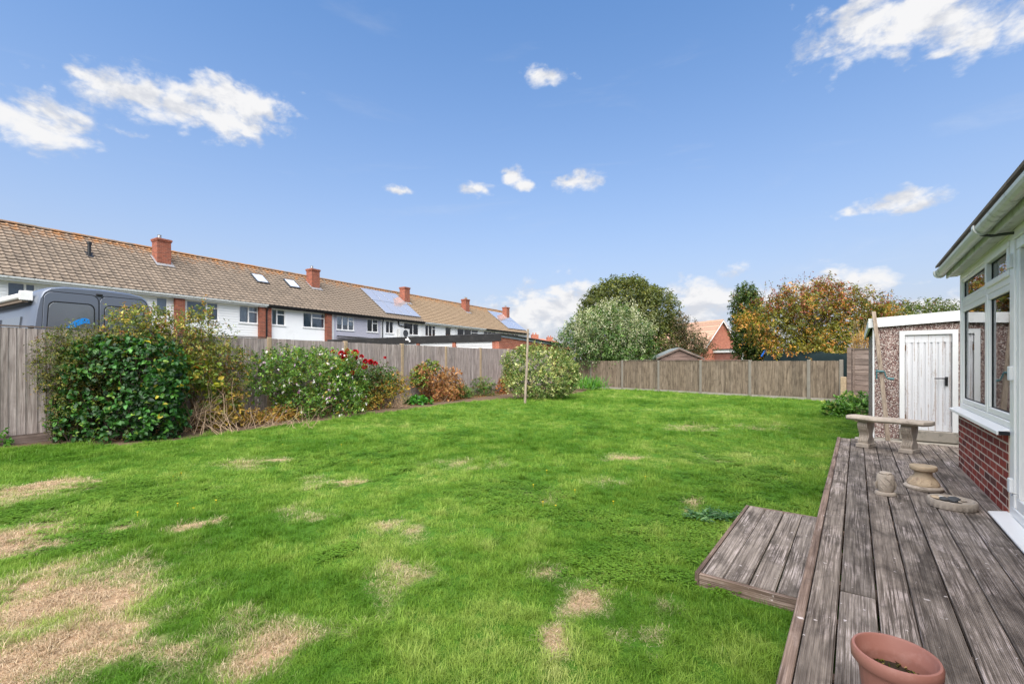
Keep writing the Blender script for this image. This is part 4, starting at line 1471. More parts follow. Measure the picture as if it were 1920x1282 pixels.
# ================================================================== BACKGROUND BUILDINGS
bg_o = at(1353, 678, 45)
BGF = (bg_o.x, bg_o.y, math.atan2(.37, .93))
bu = thing('brick_bungalow', 'red brick bungalow gable with brown tiled roof beyond the shed', 'house', BGF, (0, 4, 0))
MB().prism([(-1.9, -.02), (1.95, -.02), (1.95, 3.0), (0, 5.35), (-1.9, 3.0)], 'y', 0, 9).build('wall', MAT['brick_orange'], bu)
for s_ in (-1, 1):
    rfb = MB().prism([(s_ * 2.35, 2.62), (0, 5.46), (0, 5.56), (s_ * 2.42, 2.66)], 'y', -.22, 9.2).build('roof', MAT['roof_tile_far'], bu)
    MB().prism([(s_ * 2.40, 2.45), (0, 5.33), (0, 5.455), (s_ * 2.36, 2.60)], 'y', -.25, -.221).build('barge_board', MAT['white_paint'], rfb)
    for k in range(11):
        f0 = (k + .5) / 11
        MB().box(0, .02, -.2, 9.1, 0, .012)
        x_, z_ = s_ * 2.4 * (1 - k / 11), 2.68 + (5.57 - 2.68) * k / 11
        x2, z2 = s_ * 2.4 * (1 - (k + 1) / 11), 2.68 + (5.57 - 2.68) * (k + 1) / 11
        MB().prism([(x_, z_ + .0), (x_, z_ + .05), (x2, z2 + .012), (x2, z2)], 'y', -.21, 9.15).build('tile_course', MAT['roof_tile_far'], rfb)
lw = MB().box(-.9, 3.4, -2.6, -.005, -.02, 2.28).build('porch_wall', MAT['brick_brown'], bu)
MB().box(-1.1, 3.6, -2.75, -.004, 2.282, 2.55).build('porch_fascia', MAT['white_paint'], bu)
MB().box(-1.2, 3.7, -2.85, -.003, 2.552, 2.62).build('porch_roof', MAT['felt'], bu)
MB().tube([(-.3, -2.68, 2.3), (-.3, -2.68, 0)], .09, 8).build('down_pipe', MAT['white_paint'], bu)

sh_o = at(1272, 678, 24.6)
SHF = (sh_o.x, sh_o.y, R(-9))
sh = thing('garden_shed', 'small timber shed with pale felt apex roof behind the back fence', 'shed', SHF, (0, 1, 0))
MB().prism([(-.95, -.02), (1.02, -.02), (1.02, 1.62), (.03, 2.06), (-.95, 1.62)], 'y', 0, 2.5).build('body', MAT['shed_wood'], sh)
for k in range(12):
    z = .02 + k * .15
    xa = .95 if z < 1.5 else .95 - (z - 1.5) * 2.0
    if xa > .2: MB().prism([(-.022, z), (-.006, z + .15), (-.002, z + .15), (-.002, z)], 'x', -xa, xa + .05).build('weatherboard', MAT['shed_wood'], sh)
for s_ in (-1, 1):
    a = 1.22 if s_ < 0 else 1.28
    MB().prism([(s_ * a + .03, 1.55), (.03, 2.11), (.03, 2.17), (s_ * a + .03, 1.60)], 'y', -.12, 2.7).build('roof', MAT['felt_pale'], sh)
    MB().prism([(s_ * a + .03, 1.50), (.03, 2.05), (.03, 2.15), (s_ * a + .03, 1.59)], 'y', -.145, -.121).build('barge_board', MAT['lap_wood'], sh)

# two small hipped houses far off
for i, (px, py, Y, w_) in enumerate(((1010, 627, 120, 7.5), (1038, 632, 135, 6))):
    p_ = at(px, 678, Y)
    hs = thing('far_house', ['far red roofed house with a chimney beyond the garage block', 'second far red roofed house, partly hidden by the silvery bush'][i], 'house', (p_.x, p_.y, R(15)), (0, 0, 0), 'far houses')
    top = at(px, py, Y).z - .9
    MB().box(-w_, w_, 0, 8, -.03, top - 2.6).build('wall', MAT['brick_brown'], hs)
    mb = MB()
    mb.add([(-w_ - .4, -.4, top - 2.598), (w_ + .4, -.4, top - 2.598), (w_ + .4, 8.4, top - 2.598), (-w_ - .4, 8.4, top - 2.598), (-w_ * .35, 4, top), (w_ * .35, 4, top)],
           [(0, 1, 5, 4), (1, 2, 5), (2, 3, 4, 5), (3, 0, 4), (0, 3, 2, 1)])
    rfh = mb.build('roof', MAT['roof_tile_red'], hs)
    MB().box(-.7, 1.1, 3.4, 4.6, top - .7, top + 1.1).build('chimney', MAT['brick_orange'], rfh)
    for k in (-.3, .5): MB().tube([(k, 4, top + 1.1), (k, 4, top + 1.6)], .16, 8).build('chimney_pot', MAT['brick_orange'], rfh)

# tarpaulin-covered load behind the back fence
tp_o = at(1517, 678, 19.2)
TPF = (tp_o.x, tp_o.y, R(-35))
tp = thing('covered_load', 'load under a dark teal tarpaulin behind the back fence', 'tarpaulin', TPF, (0, 0, 0))
vs_, fs_ = [], []
nx_, ny_ = 34, 22
rgn = random.Random(2)
for j in range(ny_ + 1):
    for i in range(nx_ + 1):
        u, v_ = i / nx_ * 2 - 1, j / ny_ * 2 - 1
        e = max(abs(u) ** 2.2, abs(v_) ** 2.0)
        z = 1.84 - .25 * (u + .6) ** 2 * .2 - .12 * abs(v_) - (0 if e < .8 else (e - .8) / .2 * 1.0)
        z += .05 * fbm(u * 3, v_ * 3, 1.2, 4, 2.0) + .03 * math.sin(9 * u + 3 * v_)
        vs_.append((u * 1.75, v_ * .85, max(.0, z)))
for j in range(ny_):
    for i in range(nx_):
        k = j * (nx_ + 1) + i
        fs_.append((k, k + 1, k + nx_ + 2, k + nx_ + 1))
MB().add(vs_, fs_).build('sheet', MAT['tarpaulin'], tp, smooth=True)
MB().box(-1.35, 1.35, -.55, .55, -.02, 1.55).build('load', MAT['dark_grey'], tp)
MB().tube([(-1.72, -.55, 1.62), (-1.62, -.3, 1.86), (-1.55, .1, 1.95), (-1.62, .5, 1.8), (-1.75, .7, 1.4)], .035, 6).build('strap', MAT['blue_plastic'], tp)

# ================================================================== THINGS ON THE DECK AND LAWN
# stone bench
bc = fpt(WORLD, 5.17 + .52 * .26, 6.65 - .86 * .26, DZ)
bench = thing('stone_bench', 'weathered curved stone bench on scroll legs near the garage door', 'bench', WORLD, tuple(bc))
bench.rotation_euler = (0, 0, math.atan2(-.86, .52))
OFF[bench] = Vector((0, 0, 0))
vs_, fs_ = [], []
ns = 20
pr = [(-.155, .395), (-.165, .415), (-.155, .437), (-.14, .447), (.14, .447), (.155, .437), (.165, .415), (.155, .395), (.14, .388), (-.14, .388)]
for i in range(ns + 1):
    u = i / ns * 2 - 1
    x = u * .49
    bend = -.05 * (1 - u * u) * 1.0
    end = math.sqrt(max(0, 1 - max(0, (abs(u) - .86) / .14) ** 2)) * .55 + .45
    for (y, z) in pr: vs_.append((x, y * end + bend, .42 + (z - .42) * (.75 + .25 * end) + .003 * math.sin(13 * x + 5 * y)))
m_ = len(pr)
for i in range(ns):
    for k in range(m_): fs_.append((i * m_ + k, i * m_ + (k + 1) % m_, (i + 1) * m_ + (k + 1) % m_, (i + 1) * m_ + k))
fs_.append(tuple(range(m_)))
fs_.append(tuple(range(ns * m_, ns * m_ + m_))[::-1])
MB().add(vs_, fs_).build('seat', MAT['stone'], bench, smooth=True)
scroll = [(.11, 0), (.118, .01), (.118, .055), (.105, .062), (.108, .075), (.112, .10), (.100, .125), (.070, .150), (.060, .175), (.074, .215), (.106, .262), (.126, .31), (.124, .345), (.104, .37), (.11, .388)]
for x in (-.26, .24):
    poly_ = [(y, z) for y, z in scroll] + [(-y, z) for y, z in scroll[::-1]]
    lg = MB().prism(poly_, 'x', x - .062, x + .062).build('leg', MAT['stone'], bench, bevel=.008, seg=2)
    MB().box(x - .08, x + .08, -.13, .13, .0, .055).build('foot', MAT['stone'], lg, bevel=.010, seg=2)
    for k in (-.04, -.013, .013, .04):
        for s_ in (-1, 1):
            MB().tube([(x + k, s_ * (y + .002), z) for y, z in scroll[4:13]], .006, 5).build('flute', MAT['stone'], lg)

# owl ornament
p_ = ground(1660, 926, DZ)
ow = thing('owl_ornament', 'small worn stone owl ornament standing on the deck', 'ornament', WORLD, tuple(p_))
OFF[ow] = Vector((0, 0, 0))
mb = MB().lathe([(.056, .028), (.063, .045), (.068, .08), (.068, .12), (.066, .15), (.063, .175), (.056, .188), (.046, .190), (.050, .196), (.047, .204), (.034, .210), (.01, .211)], n=24,
                wob=lambda a, i: 1 + .035 * math.cos(3 * a + i) + .03 * math.sin(7 * a - i * 1.3))
mb.build('body', MAT['stone'], ow, smooth=True)
MB().lathe([(.080, .0), (.082, .012), (.074, .026), (.06, .029)], n=20, wob=lambda a, i: 1 + .03 * math.sin(5 * a)).build('base', MAT['stone'], ow, smooth=True)
for s_ in (-1, 1):
    e = MB().lathe([(.013, -.004), (.013, .001), (.008, .003), (.003, .003)], n=12).build('eye', MAT['stone'], ow, smooth=True)
    d_ = Vector((-.45 * 1 + s_ * .36, -.85, 0)).normalized()
    e.location = (d_.x * .060, d_.y * .060, .168)
    e.rotation_euler = d_.to_track_quat('Z', 'Y').to_euler()
    wg = MB()
    a0 = math.atan2(-.85, -.45) + s_ * 1.25
    wg.tube([(.062 * math.cos(a0), .062 * math.sin(a0), .145), (.075 * math.cos(a0 + s_ * .1), .075 * math.sin(a0 + s_ * .1), .10), (.068 * math.cos(a0 + s_ * .25), .068 * math.sin(a0 + s_ * .25), .05)], [.004, .011, .004], 8)
    wg.build('wing', MAT['stone'], ow, smooth=True)
a0 = math.atan2(-.85, -.45)
for (da, z0, z1, r_) in ((-.9, .150, .060, .007), (-.2, .165, .070, .008), (.5, .150, .050, .007), (-1.3, .110, .045, .006)):
    MB().tube([(.0655 * math.cos(a0 + da + 1.0 * f_), .0655 * math.sin(a0 + da + 1.0 * f_), z0 + (z1 - z0) * f_ ** 1.5) for f_ in (0, .2, .4, .6, .8, 1)], [.002, r_ * .8, r_, r_, r_ * .7, .002], 6).build('carved_fold', MAT['stone'], ow, smooth=True)

# turned pedestal
p_ = ground(1731, 916, DZ)
pe = thing('stone_pedestal', 'tan carved stone pedestal base left on the deck', 'pedestal', WORLD, tuple(p_))
OFF[pe] = Vector((0, 0, 0))
MB().lathe([(.142, 0), (.15, .010), (.150, .026), (.138, .038), (.122, .042)], n=36).build('foot', MAT['stone'], pe, smooth=True)
MB().lathe([(.122, .041), (.124, .055), (.110, .082), (.092, .106), (.076, .128), (.068, .150), (.068, .172)], n=36, wob=lambda a, i: 1 + (.035 * math.sin(9 * a) if 0 < i < 4 else 0)).build('bell', MAT['stone_warm'], pe, smooth=True)
MB().lathe([(.066, .171), (.084, .178), (.098, .184), (.103, .190), (.104, .222), (.099, .228), (.04, .229)], n=36).build('collar', MAT['stone_warm'], pe, smooth=True)
for k in range(9):
    a = 2 * math.pi * (k + .25) / 9
    mb = MB().tube([((.122 - .036 * f_) * math.cos(a + .16 * math.sin(f_ * 3)), (.122 - .036 * f_) * math.sin(a + .16 * math.sin(f_ * 3)), .054 + .062 * f_) for f_ in (0, .33, .66, 1)], [.005, .008, .007, .003], 6)
    mb.build('leaf_carving', MAT['stone_warm'], pe, smooth=True)

# round dish with broken pieces in it
p_ = ground(1785, 950, DZ)
di = thing('stone_dish', 'round fluted stone dish holding broken bits beside the brick wall', 'dish', WORLD, tuple(p_))
OFF[di] = Vector((0, 0, 0))
MB().lathe([(.152, 0), (.158, .006), (.160, .060), (.156, .068), (.140, .068), (.132, .054), (.05, .052)], n=72, wob=lambda a, i: 1 + (.016 * math.sin(24 * a) if i in (1, 2) else 0)).build('bowl', MAT['stone'], di, smooth=True)
for i, (x, y, z, s_, mt) in enumerate(((-.06, .02, .058, .035, 'stone_dark'), (-.02, -.02, .060, .04, 'stone_dark'), (.02, .0, .062, .035, 'stone_dark'), (-.09, .05, .06, .03, 'stone_warm'), (.05, .03, .058, .03, 'stone_white'), (-.03, .06, .058, .025, 'stone_white'), (.0, -.06, .055, .02, 'stone'), (.07, -.03, .055, .018, 'stone'))):
    rs = random.Random(i)
    bm = bmesh.new()
    bmesh.ops.create_icosphere(bm, subdivisions=2, radius=s_)
    for v_ in bm.verts:
        v_.co *= 1 + .45 * fbm(v_.co.x * 30 + i, v_.co.y * 30, 1, 3, i)
        v_.co.z *= .45
        v_.co.x *= 1.35
    me = bpy.data.meshes.new('fragment')
    bm.to_mesh(me)
    bm.free()
    me.materials.append(MAT[mt])
    o = bpy.data.objects.new('fragment', me)
    COL.objects.link(o)
    o.parent = di
    o.location = (x, y, z + .008)
    o.rotation_euler = (0, 0, rs.uniform(0, 6))

# terracotta coloured plastic pot, nearest the camera
p_ = ground(1679, 1222, DZ + .225)
pot = thing('plant_pot', 'empty terracotta coloured plastic plant pot at the front of the deck', 'pot', WORLD, (p_.x, p_.y, DZ))
OFF[pot] = Vector((0, 0, 0))
flut = lambda a, i: 1 + (.012 * abs(math.sin(12 * a)) - .006 if i < 4 else 0)
MB().lathe([(.082, 0), (.086, .006), (.104, .150), (.107, .176), (.120, .178), (.126, .186), (.127, .214), (.122, .224), (.115, .225), (.111, .219), (.107, .180), (.1045, .176), (.1035, .160), (.090, .03), (.02, .028)], n=96, wob=flut).build('pot', MAT['terracotta_plastic'], pot, smooth=True)
vs_, fs_ = [], []
for r_ in range(9):
    for k in range(36):
        a = 2 * math.pi * k / 36
        rad = .1015 * r_ / 8
        x, y = rad * math.cos(a), rad * math.sin(a)
        vs_.append((x, y, .138 + .012 * fbm(x * 30, y * 30, 1, 4, 3.0) - (.004 if r_ == 8 else 0)))
for r_ in range(8):
    for k in range(36): fs_.append((r_ * 36 + k, r_ * 36 + (k + 1) % 36, (r_ + 1) * 36 + (k + 1) % 36, (r_ + 1) * 36 + k))
MB().add(vs_, fs_).build('soil', MAT['potting_soil'], pot)
POT_P = Vector((p_.x, p_.y, DZ))

# washing line post standing on the lawn
p0 = ground(984, 757)
p1 = at(990, 617, p0.y + .1)
wp = thing('washing_line_post', 'slim pale wooden post standing in the far lawn', 'post', WORLD, tuple(p0))
OFF[wp] = Vector((0, 0, 0))
d_ = p1 - p0
MB().tube([(0, 0, -.05), tuple(d_ * .5 + Vector((.012, 0, 0))), tuple(d_)], [.042, .038, .034], 8).build('pole', MAT['pole_wood'], wp)
MB().tube([tuple(d_ - Vector((.05, 0, .06))), tuple(d_ + Vector((.06, 0, -.06)))], .006, 5).build('line_hook', MAT['steel'], wp)
# matching post leaned against the garage, with its winch
b0 = fpt(DECK, 9.255, -.397, DZ)
b1 = fpt(DECK, 9.452, -.225, 2.21)
lpole = thing('leaning_post', 'pale wooden post with a teal winch leaning on the garage fascia', 'post', WORLD, tuple(b0))
OFF[lpole] = Vector((0, 0, 0))
d_ = b1 - b0
sx_ = fpt((0, 0, DECK[2]), 0, -1)
mb = MB()
sec = []
for f_ in (0, .25, .5, .75, 1):
    c_ = d_ * f_ + Vector((.012 * math.sin(f_ * 3), 0, 0))
    r_ = .030 - .004 * f_
    sec.append((c_, r_))
u_ = sx_.normalized()
w_ = d_.normalized().cross(u_)
vs_, fs_ = [], []
for (c_, r_) in sec: vs_ += [c_ + u_ * r_ + w_ * r_, c_ - u_ * r_ + w_ * r_, c_ - u_ * r_ - w_ * r_, c_ + u_ * r_ - w_ * r_]
for i in range(4):
    for k in range(4): fs_.append((i * 4 + k, i * 4 + (k + 1) % 4, (i + 1) * 4 + (k + 1) % 4, (i + 1) * 4 + k))
fs_ += [(3, 2, 1, 0), (16, 17, 18, 19)]
mb.add(vs_, fs_).build('pole', MAT['pole_wood'], lpole, bevel=.005, off=Vector((0, 0, 0)))
wc = d_ * .53 - fpt((0, 0, DECK[2]), .045, 0)
wn = MB()
wn.tube([wc - u_ * .05, wc + u_ * .05], .016, 8)
wn.tube([wc - u_ * .045 + Vector((0, 0, .03)), wc - u_ * .045 - Vector((0, 0, .12))], .011, 6)
wi = wn.build('winch', MAT['teal_metal'], lpole, off=Vector((0, 0, 0)))
MB().tube([wc + u_ * .05, wc + u_ * .065 - Vector((0, 0, .07)), wc + u_ * .085 - Vector((0, 0, .11))], .010, 6).build('crank', MAT['teal_metal'], wi, off=Vector((0, 0, 0)))
MB().tube([wc + u_ * .085 - Vector((0, 0, .11)), wc + u_ * .17 - Vector((0, 0, .12))], [.017, .021], 8).build('grip', MAT['teal_metal'], wi, off=Vector((0, 0, 0)))
MB().tube([d_ * .93 - fpt((0, 0, DECK[2]), .05, 0) - u_ * .03, d_ * .93 + fpt((0, 0, DECK[2]), .03, 0) + u_ * .0], .006, 5).build('line_hook', MAT['steel'], lpole, off=Vector((0, 0, 0)))

# ================================================================== PLANTS
def np_mesh(name, V, F_idx, sizes, cols, mat):
    """mesh from arrays: V (n,3), loop vertex indices, polygon sizes, point colours (n,3)"""
    me = bpy.data.meshes.new(name)
    me.vertices.add(len(V))
    me.vertices.foreach_set('co', V.astype(np.float32).ravel())
    me.loops.add(len(F_idx))
    me.loops.foreach_set('vertex_index', F_idx.astype(np.int32))
    me.polygons.add(len(sizes))
    st_ = np.concatenate([[0], np.cumsum(sizes)[:-1]]).astype(np.int32)
    me.polygons.foreach_set('loop_start', st_)
    me.update(calc_edges=True)
    ca = me.color_attributes.new('Col', 'FLOAT_COLOR', 'POINT')
    c4 = np.ones((len(V), 4), np.float32)
    c4[:, :3] = cols
    ca.data.foreach_set('color', c4.ravel())
    me.materials.append(mat)
    return me


def norm(a):
    return a / (np.linalg.norm(a, axis=1, keepdims=True) + 1e-9)


def leaf_arrays(P, D, Nn, L, Wd, cols, fine=False, fold=.25, curl=.2):
    D = norm(D)
    S = norm(np.cross(D, Nn))
    Nn = np.cross(S, D)
    L = L[:, None]
    Wd = Wd[:, None]
    n = len(P)
    if not fine:
        v = np.stack([P, P + D * L * .45 + S * Wd * .5 + Nn * Wd * fold, P + D * L - Nn * L * curl, P + D * L * .45 - S * Wd * .5 + Nn * Wd * fold], 1)
        base = np.arange(n)[:, None] * 4
        idx = (base + np.array([[0, 1, 2, 0, 2, 3]])).ravel()
        return v.reshape(-1, 3), idx, np.full(2 * n, 3), np.repeat(cols, 4, 0)
    m1, m2 = P + D * L * .35, P + D * L * .72 - Nn * L * curl * .35
    v = np.stack([P, m1, m2, P + D * L - Nn * L * curl,
                  m1 + S * Wd * .5 + Nn * Wd * fold, m2 + S * Wd * .40 + Nn * Wd * fold * .8,
                  m1 - S * Wd * .5 + Nn * Wd * fold, m2 - S * Wd * .40 + Nn * Wd * fold * .8], 1)
    base = np.arange(n)[:, None] * 8
    idx = (base + np.array([[0, 4, 1, 1, 4, 5, 2, 2, 5, 3, 0, 1, 6, 1, 2, 7, 6, 2, 3, 7]])).ravel()
    return v.reshape(-1, 3), idx, np.tile(np.array([3, 4, 3, 3, 4, 3]), n), np.repeat(cols, 8, 0)


def blob_w(b):
    """blob given by photo column, row, distance and half sizes in photo pixels -> centre and radii in metres"""
    px, py, Y, rx, ry, dep = b
    c_ = at(px, py, Y)
    return np.array(c_), np.array([rx / FPX * Y, dep, ry / FPX * Y])


def pick_cols(rng, pal, n, jit=.16):
    c_ = np.array([p_[0] for p_ in pal])
    w_ = np.array([p_[1] for p_ in pal], float)
    k = rng.choice(len(pal), n, p=w_ / w_.sum())
    o = c_[k] * (1 + rng.normal(0, jit, (n, 1)))
    return np.clip(o, .002, 1), k


def sprigs(rng, blobs, n, per, L, W, sl, shell=.45, up=.35, spread=.8, lump=.22, freq=2.2, keep_in=.2, zmin=.02, colf=None, pal=None, jit=.16, sprig_tint=.22, lj=.25, droop=0.0):
    """leaves set on short twigs spread through the outer part of a heap of blobs"""
    cs = [blob_w(b) if len(b) == 6 else b for b in blobs]
    area = np.array([(r[0] * r[1] + r[1] * r[2] + r[0] * r[2]) for _, r in cs])
    m = int(n / per)
    k = rng.choice(len(cs), m, p=area / area.sum())
    C = np.array([c_ for c_, _ in cs])
    Rr = np.array([r for _, r in cs])
    u = norm(rng.normal(size=(m, 3)))
    rad = 1 - shell * rng.random(m) ** 1.4
    ph = rng.uniform(0, 6, 6)
    ln_ = (np.sin(u[:, 0] * freq * 2.3 + ph[0] + k) + np.sin(u[:, 1] * freq * 2.9 + ph[1] + 2 * k) + np.sin(u[:, 2] * freq * 3.1 + ph[2]) + np.sin((u[:, 0] + u[:, 2]) * freq * 5 + ph[3])) / 4
    rad = rad * (1 + lump * ln_)
    Q = C[k] + u * Rr[k] * rad[:, None]
    dmin = np.full(m, 9.0)
    for i, (c_, r) in enumerate(cs):
        dd2 = np.linalg.norm((Q - c_) / r, axis=1)
        dd2[k == i] = 9
        dmin = np.minimum(dmin, dd2)
    ok_ = (Q[:, 2] > zmin) & ((dmin > .72) | (rng.random(m) < keep_in))
    Q, u, k = Q[ok_], u[ok_], k[ok_]
    m = len(Q)
    out = norm(u / Rr[k])
    ax = norm(out * .7 + np.array([0, 0, up]) + rng.normal(0, .45, (m, 3)))
    ax[:, 2] -= droop
    ax = norm(ax)
    tint = 1 + rng.normal(0, sprig_tint, (m, 1))
    P = np.repeat(Q, per, 0)
    A = np.repeat(ax, per, 0)
    O = np.repeat(out, per, 0)
    n = len(P)
    t_ = rng.random(n)
    P = P + A * (t_ * sl)[:, None] + rng.normal(0, sl * .10, (n, 3))
    rdl = rng.normal(size=(n, 3))
    rdl = norm(rdl - A * (rdl * A).sum(1, keepdims=True))
    D = norm(A * (.55) + rdl * spread)
    D[:, 2] -= droop * .5
    Nn = O * .6 + np.array([0, 0, .7]) + rng.normal(0, .35, (n, 3))
    if colf is not None:
        cols = np.repeat(colf(rng, Q, k), per, 0)
        own = colf(rng, P, np.repeat(k, per))
    else:
        cols = np.repeat(pick_cols(rng, pal, m, jit)[0], per, 0)
        own, _ = pick_cols(rng, pal, n, jit)
    # most leaves of a twig share its colour
    cols = np.where((rng.random(n) < .38)[:, None], own, cols * (1 + rng.normal(0, .10, (n, 1))))
    cols = np.clip(cols * np.clip(np.repeat(tint, per, 0), .45, 1.6), .002, 1)
    Ls = L * (1 + rng.normal(0, lj, n)).clip(.4, 1.8)
    return P, D, Nn, Ls, Ls * (W / L), cols


def put_leaves(name, arrs, root, mat, fine=False, fold=.25, curl=.2):
    vs_, ix, sz, cl = [], [], [], []
    k = 0
    for a_ in arrs:
        v, i, s_, c_ = leaf_arrays(*a_, fine=fine, fold=fold, curl=curl)
        vs_.append(v)
        ix.append(i + k)
        sz.append(s_)
        cl.append(c_)
        k += len(v)
    V = np.concatenate(vs_) - np.array(root.location)
    me = np_mesh(name, V, np.concatenate(ix), np.concatenate(sz), np.concatenate(cl), MAT[mat])
    o = bpy.data.objects.new(name, me)
    COL.objects.link(o)
    o.parent = root
    return stuff(o)


def twigs(rng, root, name, starts_ends, r0, mat, seg=4, wob=.12, n=5):
    mb = MB()
    for (a, b) in starts_ends:
        a, b = Vector(a), Vector(b)
        ln_ = (b - a).length
        pts = []
        for i in range(seg + 1):
            f_ = i / seg
            q = a.lerp(b, f_) + Vector(rng.normal(0, wob * ln_ * .25, 3)) * math.sin(f_ * math.pi)
            pts.append(q - root.location)
        mb.tube(pts, [r0 * (1 - .8 * i / seg) + .0012 for i in range(seg + 1)], n)
    return mb.build(name, MAT[mat], root, smooth=True, off=Vector((0, 0, 0)))


def plant(name, label, cat, px, Y, group=None):
    p_ = at(px, 678, Y)
    return thing(name, label, cat, WORLD, (p_.x, p_.y, 0), group)


def stems(rng, root, blobs, n, r0, mat='bark', spread=.25):
    cs = [blob_w(b) for b in blobs]
    se = []
    for i in range(n):
        c_, r = cs[i % len(cs)]
        b = c_ + rng.normal(0, .35, 3) * r
        a = Vector(root.location) + Vector((rng.uniform(-1, 1) * spread, rng.uniform(-.6, .6) * spread, -.02))
        a.x = .6 * a.x + .4 * b[0]
        b[2] = max(b[2], .15)
        se.append((a, Vector(b)))
    return twigs(rng, root, 'stems', se, r0, mat)


# ---- left border, from left to right
FY = fence_y
rng = np.random.default_rng(3)
# 1 fine-leaved olive shrub against the fence
s1 = plant('olive_shrub', 'feathery olive green shrub against the fence, left of the glossy one', 'shrub', 140, FY(140, .45))
bl = [(120, 690, FY(120, .35), 42, 60, .28), (150, 640, FY(150, .35), 45, 30, .3), (125, 770, FY(125, .4), 30, 45, .22), (165, 720, FY(165, .3), 55, 75, .3), (105, 650, FY(105, .3), 28, 28, .2), (95, 700, FY(95, .3), 26, 20, .18)]
pal = [(lin(84, 98, 36), 4), (lin(112, 112, 42), 3), (lin(66, 84, 34), 3), (lin(140, 126, 56), 1.2), (lin(120, 88, 50), .6)]
put_leaves('foliage', [sprigs(rng, bl, 15950, 10, 0.037, 0.014, .17, .7, .1, .8, pal=pal)], s1, 'leaf')
stems(rng, s1, bl, 14, .010)
# 2 big glossy-leaved shrub
s2 = plant('glossy_shrub', 'rounded shrub of dark glossy green leaves at the lawn edge', 'shrub', 225, FY(225, .75))
yb = FY(225, .75)
bl = [(225, 730, yb, 112, 104, .62), (205, 790, yb - .05, 92, 56, .62), (275, 690, yb + .1, 70, 58, .5), (180, 690, yb + .1, 55, 55, .45), (290, 775, yb + .05, 52, 58, .45), (150, 775, yb - .02, 36, 55, .4)]
pal = [(lin(40, 78, 30), 4), (lin(52, 96, 38), 4), (lin(76, 122, 46), 2), (lin(32, 62, 30), 3), (lin(112, 140, 52), .6), (lin(160, 150, 50), .15)]
A_ = sprigs(rng, bl, 13775, 5, 0.073, 0.052, .07, .4, .2, .9, lump=.14, pal=pal, jit=.18, droop=.25)
# the leaves that face us largest are leaves of their own, the rest is one mass
near = np.argsort(A_[0][:, 1])[:600][::2][:300]
rest = np.setdiff1d(np.arange(len(A_[0])), near)
put_leaves('foliage', [tuple(a_[rest] for a_ in A_)], s2, 'leaf_glossy', True)
lv_me = []
for q in range(6):
    col_, _ = pick_cols(rng, pal, 1, .1)
    v, i, s_, c_ = leaf_arrays(np.zeros((1, 3)), np.array([[0, 1., 0]]), np.array([[0, 0, 1.]]), np.array([1.0]), np.array([.67]), col_, True)
    lv_me.append(np_mesh('leaf', v, i, s_, c_, MAT['leaf_glossy']))
for k in near:
    D = Vector(A_[1][k]).normalized()
    S = D.cross(Vector(A_[2][k])).normalized()
    Nn = S.cross(D)
    o = bpy.data.objects.new('leaf', lv_me[k % 6])
    COL.objects.link(o)
    o.parent = s2
    mt = Matrix((S, D, Nn)).transposed().to_4x4()
    o.rotation_euler = mt.to_euler()
    o.location = Vector(A_[0][k]) - s2.location
    o.scale = (A_[3][k],) * 3
stems(rng, s2, bl[:3], 16, .014)
# 3 straggling yellow-green shrub with bare twigs
s3 = plant('straggly_shrub', 'tall straggling yellow green shrub with pale bare twigs at its foot', 'shrub', 385, FY(385, .7))
yc = FY(360, .6)
bl = [(250, 620, FY(250, .4), 55, 42, .4), (330, 645, FY(330, .45), 75, 42, .5), (400, 660, FY(400, .5), 50, 45, .45), (365, 610, FY(365, .4), 32, 28, .3), (430, 690, FY(430, .5), 34, 48, .4), (345, 700, FY(345, .75), 62, 42, .4), (420, 745, FY(420, .7), 40, 48, .35), (380, 590, FY(380, .4), 14, 22, .15), (285, 600, FY(285, .4), 40, 22, .3), (225, 655, FY(225, .4), 30, 25, .3)]
pal = [(lin(104, 118, 46), 4), (lin(132, 138, 58), 3), (lin(78, 100, 42), 3), (lin(164, 140, 62), 1.8), (lin(150, 104, 58), 1.4), (lin(178, 168, 84), .7)]
put_leaves('foliage', [sprigs(rng, bl, 19575, 8, 0.049, 0.025, .15, .75, .35, .8, pal=pal, lump=.3)], s3, 'leaf')
bl2 = [(375, 705, FY(375, .95), 40, 30, .2), (400, 740, FY(400, .9), 30, 40, .2), (330, 690, FY(330, .95), 40, 28, .2)]
pal = [(lin(128, 150, 48), 3), (lin(168, 168, 60), 3), (lin(200, 176, 70), 1), (lin(96, 122, 44), 3), (lin(196, 130, 60), .4)]
put_leaves('broad_leaves', [sprigs(rng, bl2, 609, 4, 0.091, 0.065, .08, .8, .2, .9, pal=pal, droop=.2)], s3, 'leaf', True)
se = []
for i in range(70):
    a = ground(rng.uniform(335, 450), rng.uniform(800, 816))
    yy = FY(380, .75)
    b = at(rng.uniform(330, 450), rng.uniform(700, 790), yy + rng.uniform(-.25, .1))
    if i < 26:
        a = at(rng.uniform(340, 372), rng.uniform(775, 800), FY(355, .95))
        b = a + Vector((rng.uniform(-.1, .55), rng.uniform(-.15, .2), rng.uniform(.15, .55)))
    se.append((a, b))
twigs(rng, s3, 'dry_twigs', se, .0045, 'twig_pale', 4, .3, 5)
stems(rng, s3, bl, 26, .012, 'twig_brown', .7)
pal = [(lin(190, 160, 74), 3), (lin(150, 128, 60), 2), (lin(112, 122, 48), 2), (lin(170, 120, 66), 1)]
bl3 = [(430, 770, FY(430, .85), 36, 36, .25), (400, 785, FY(400, .95), 40, 26, .2)]
put_leaves('withered_leaves', [sprigs(rng, bl3, 2175, 6, 0.067, 0.023, .12, .9, .3, .7, pal=pal)], s3, 'leaf_matt')
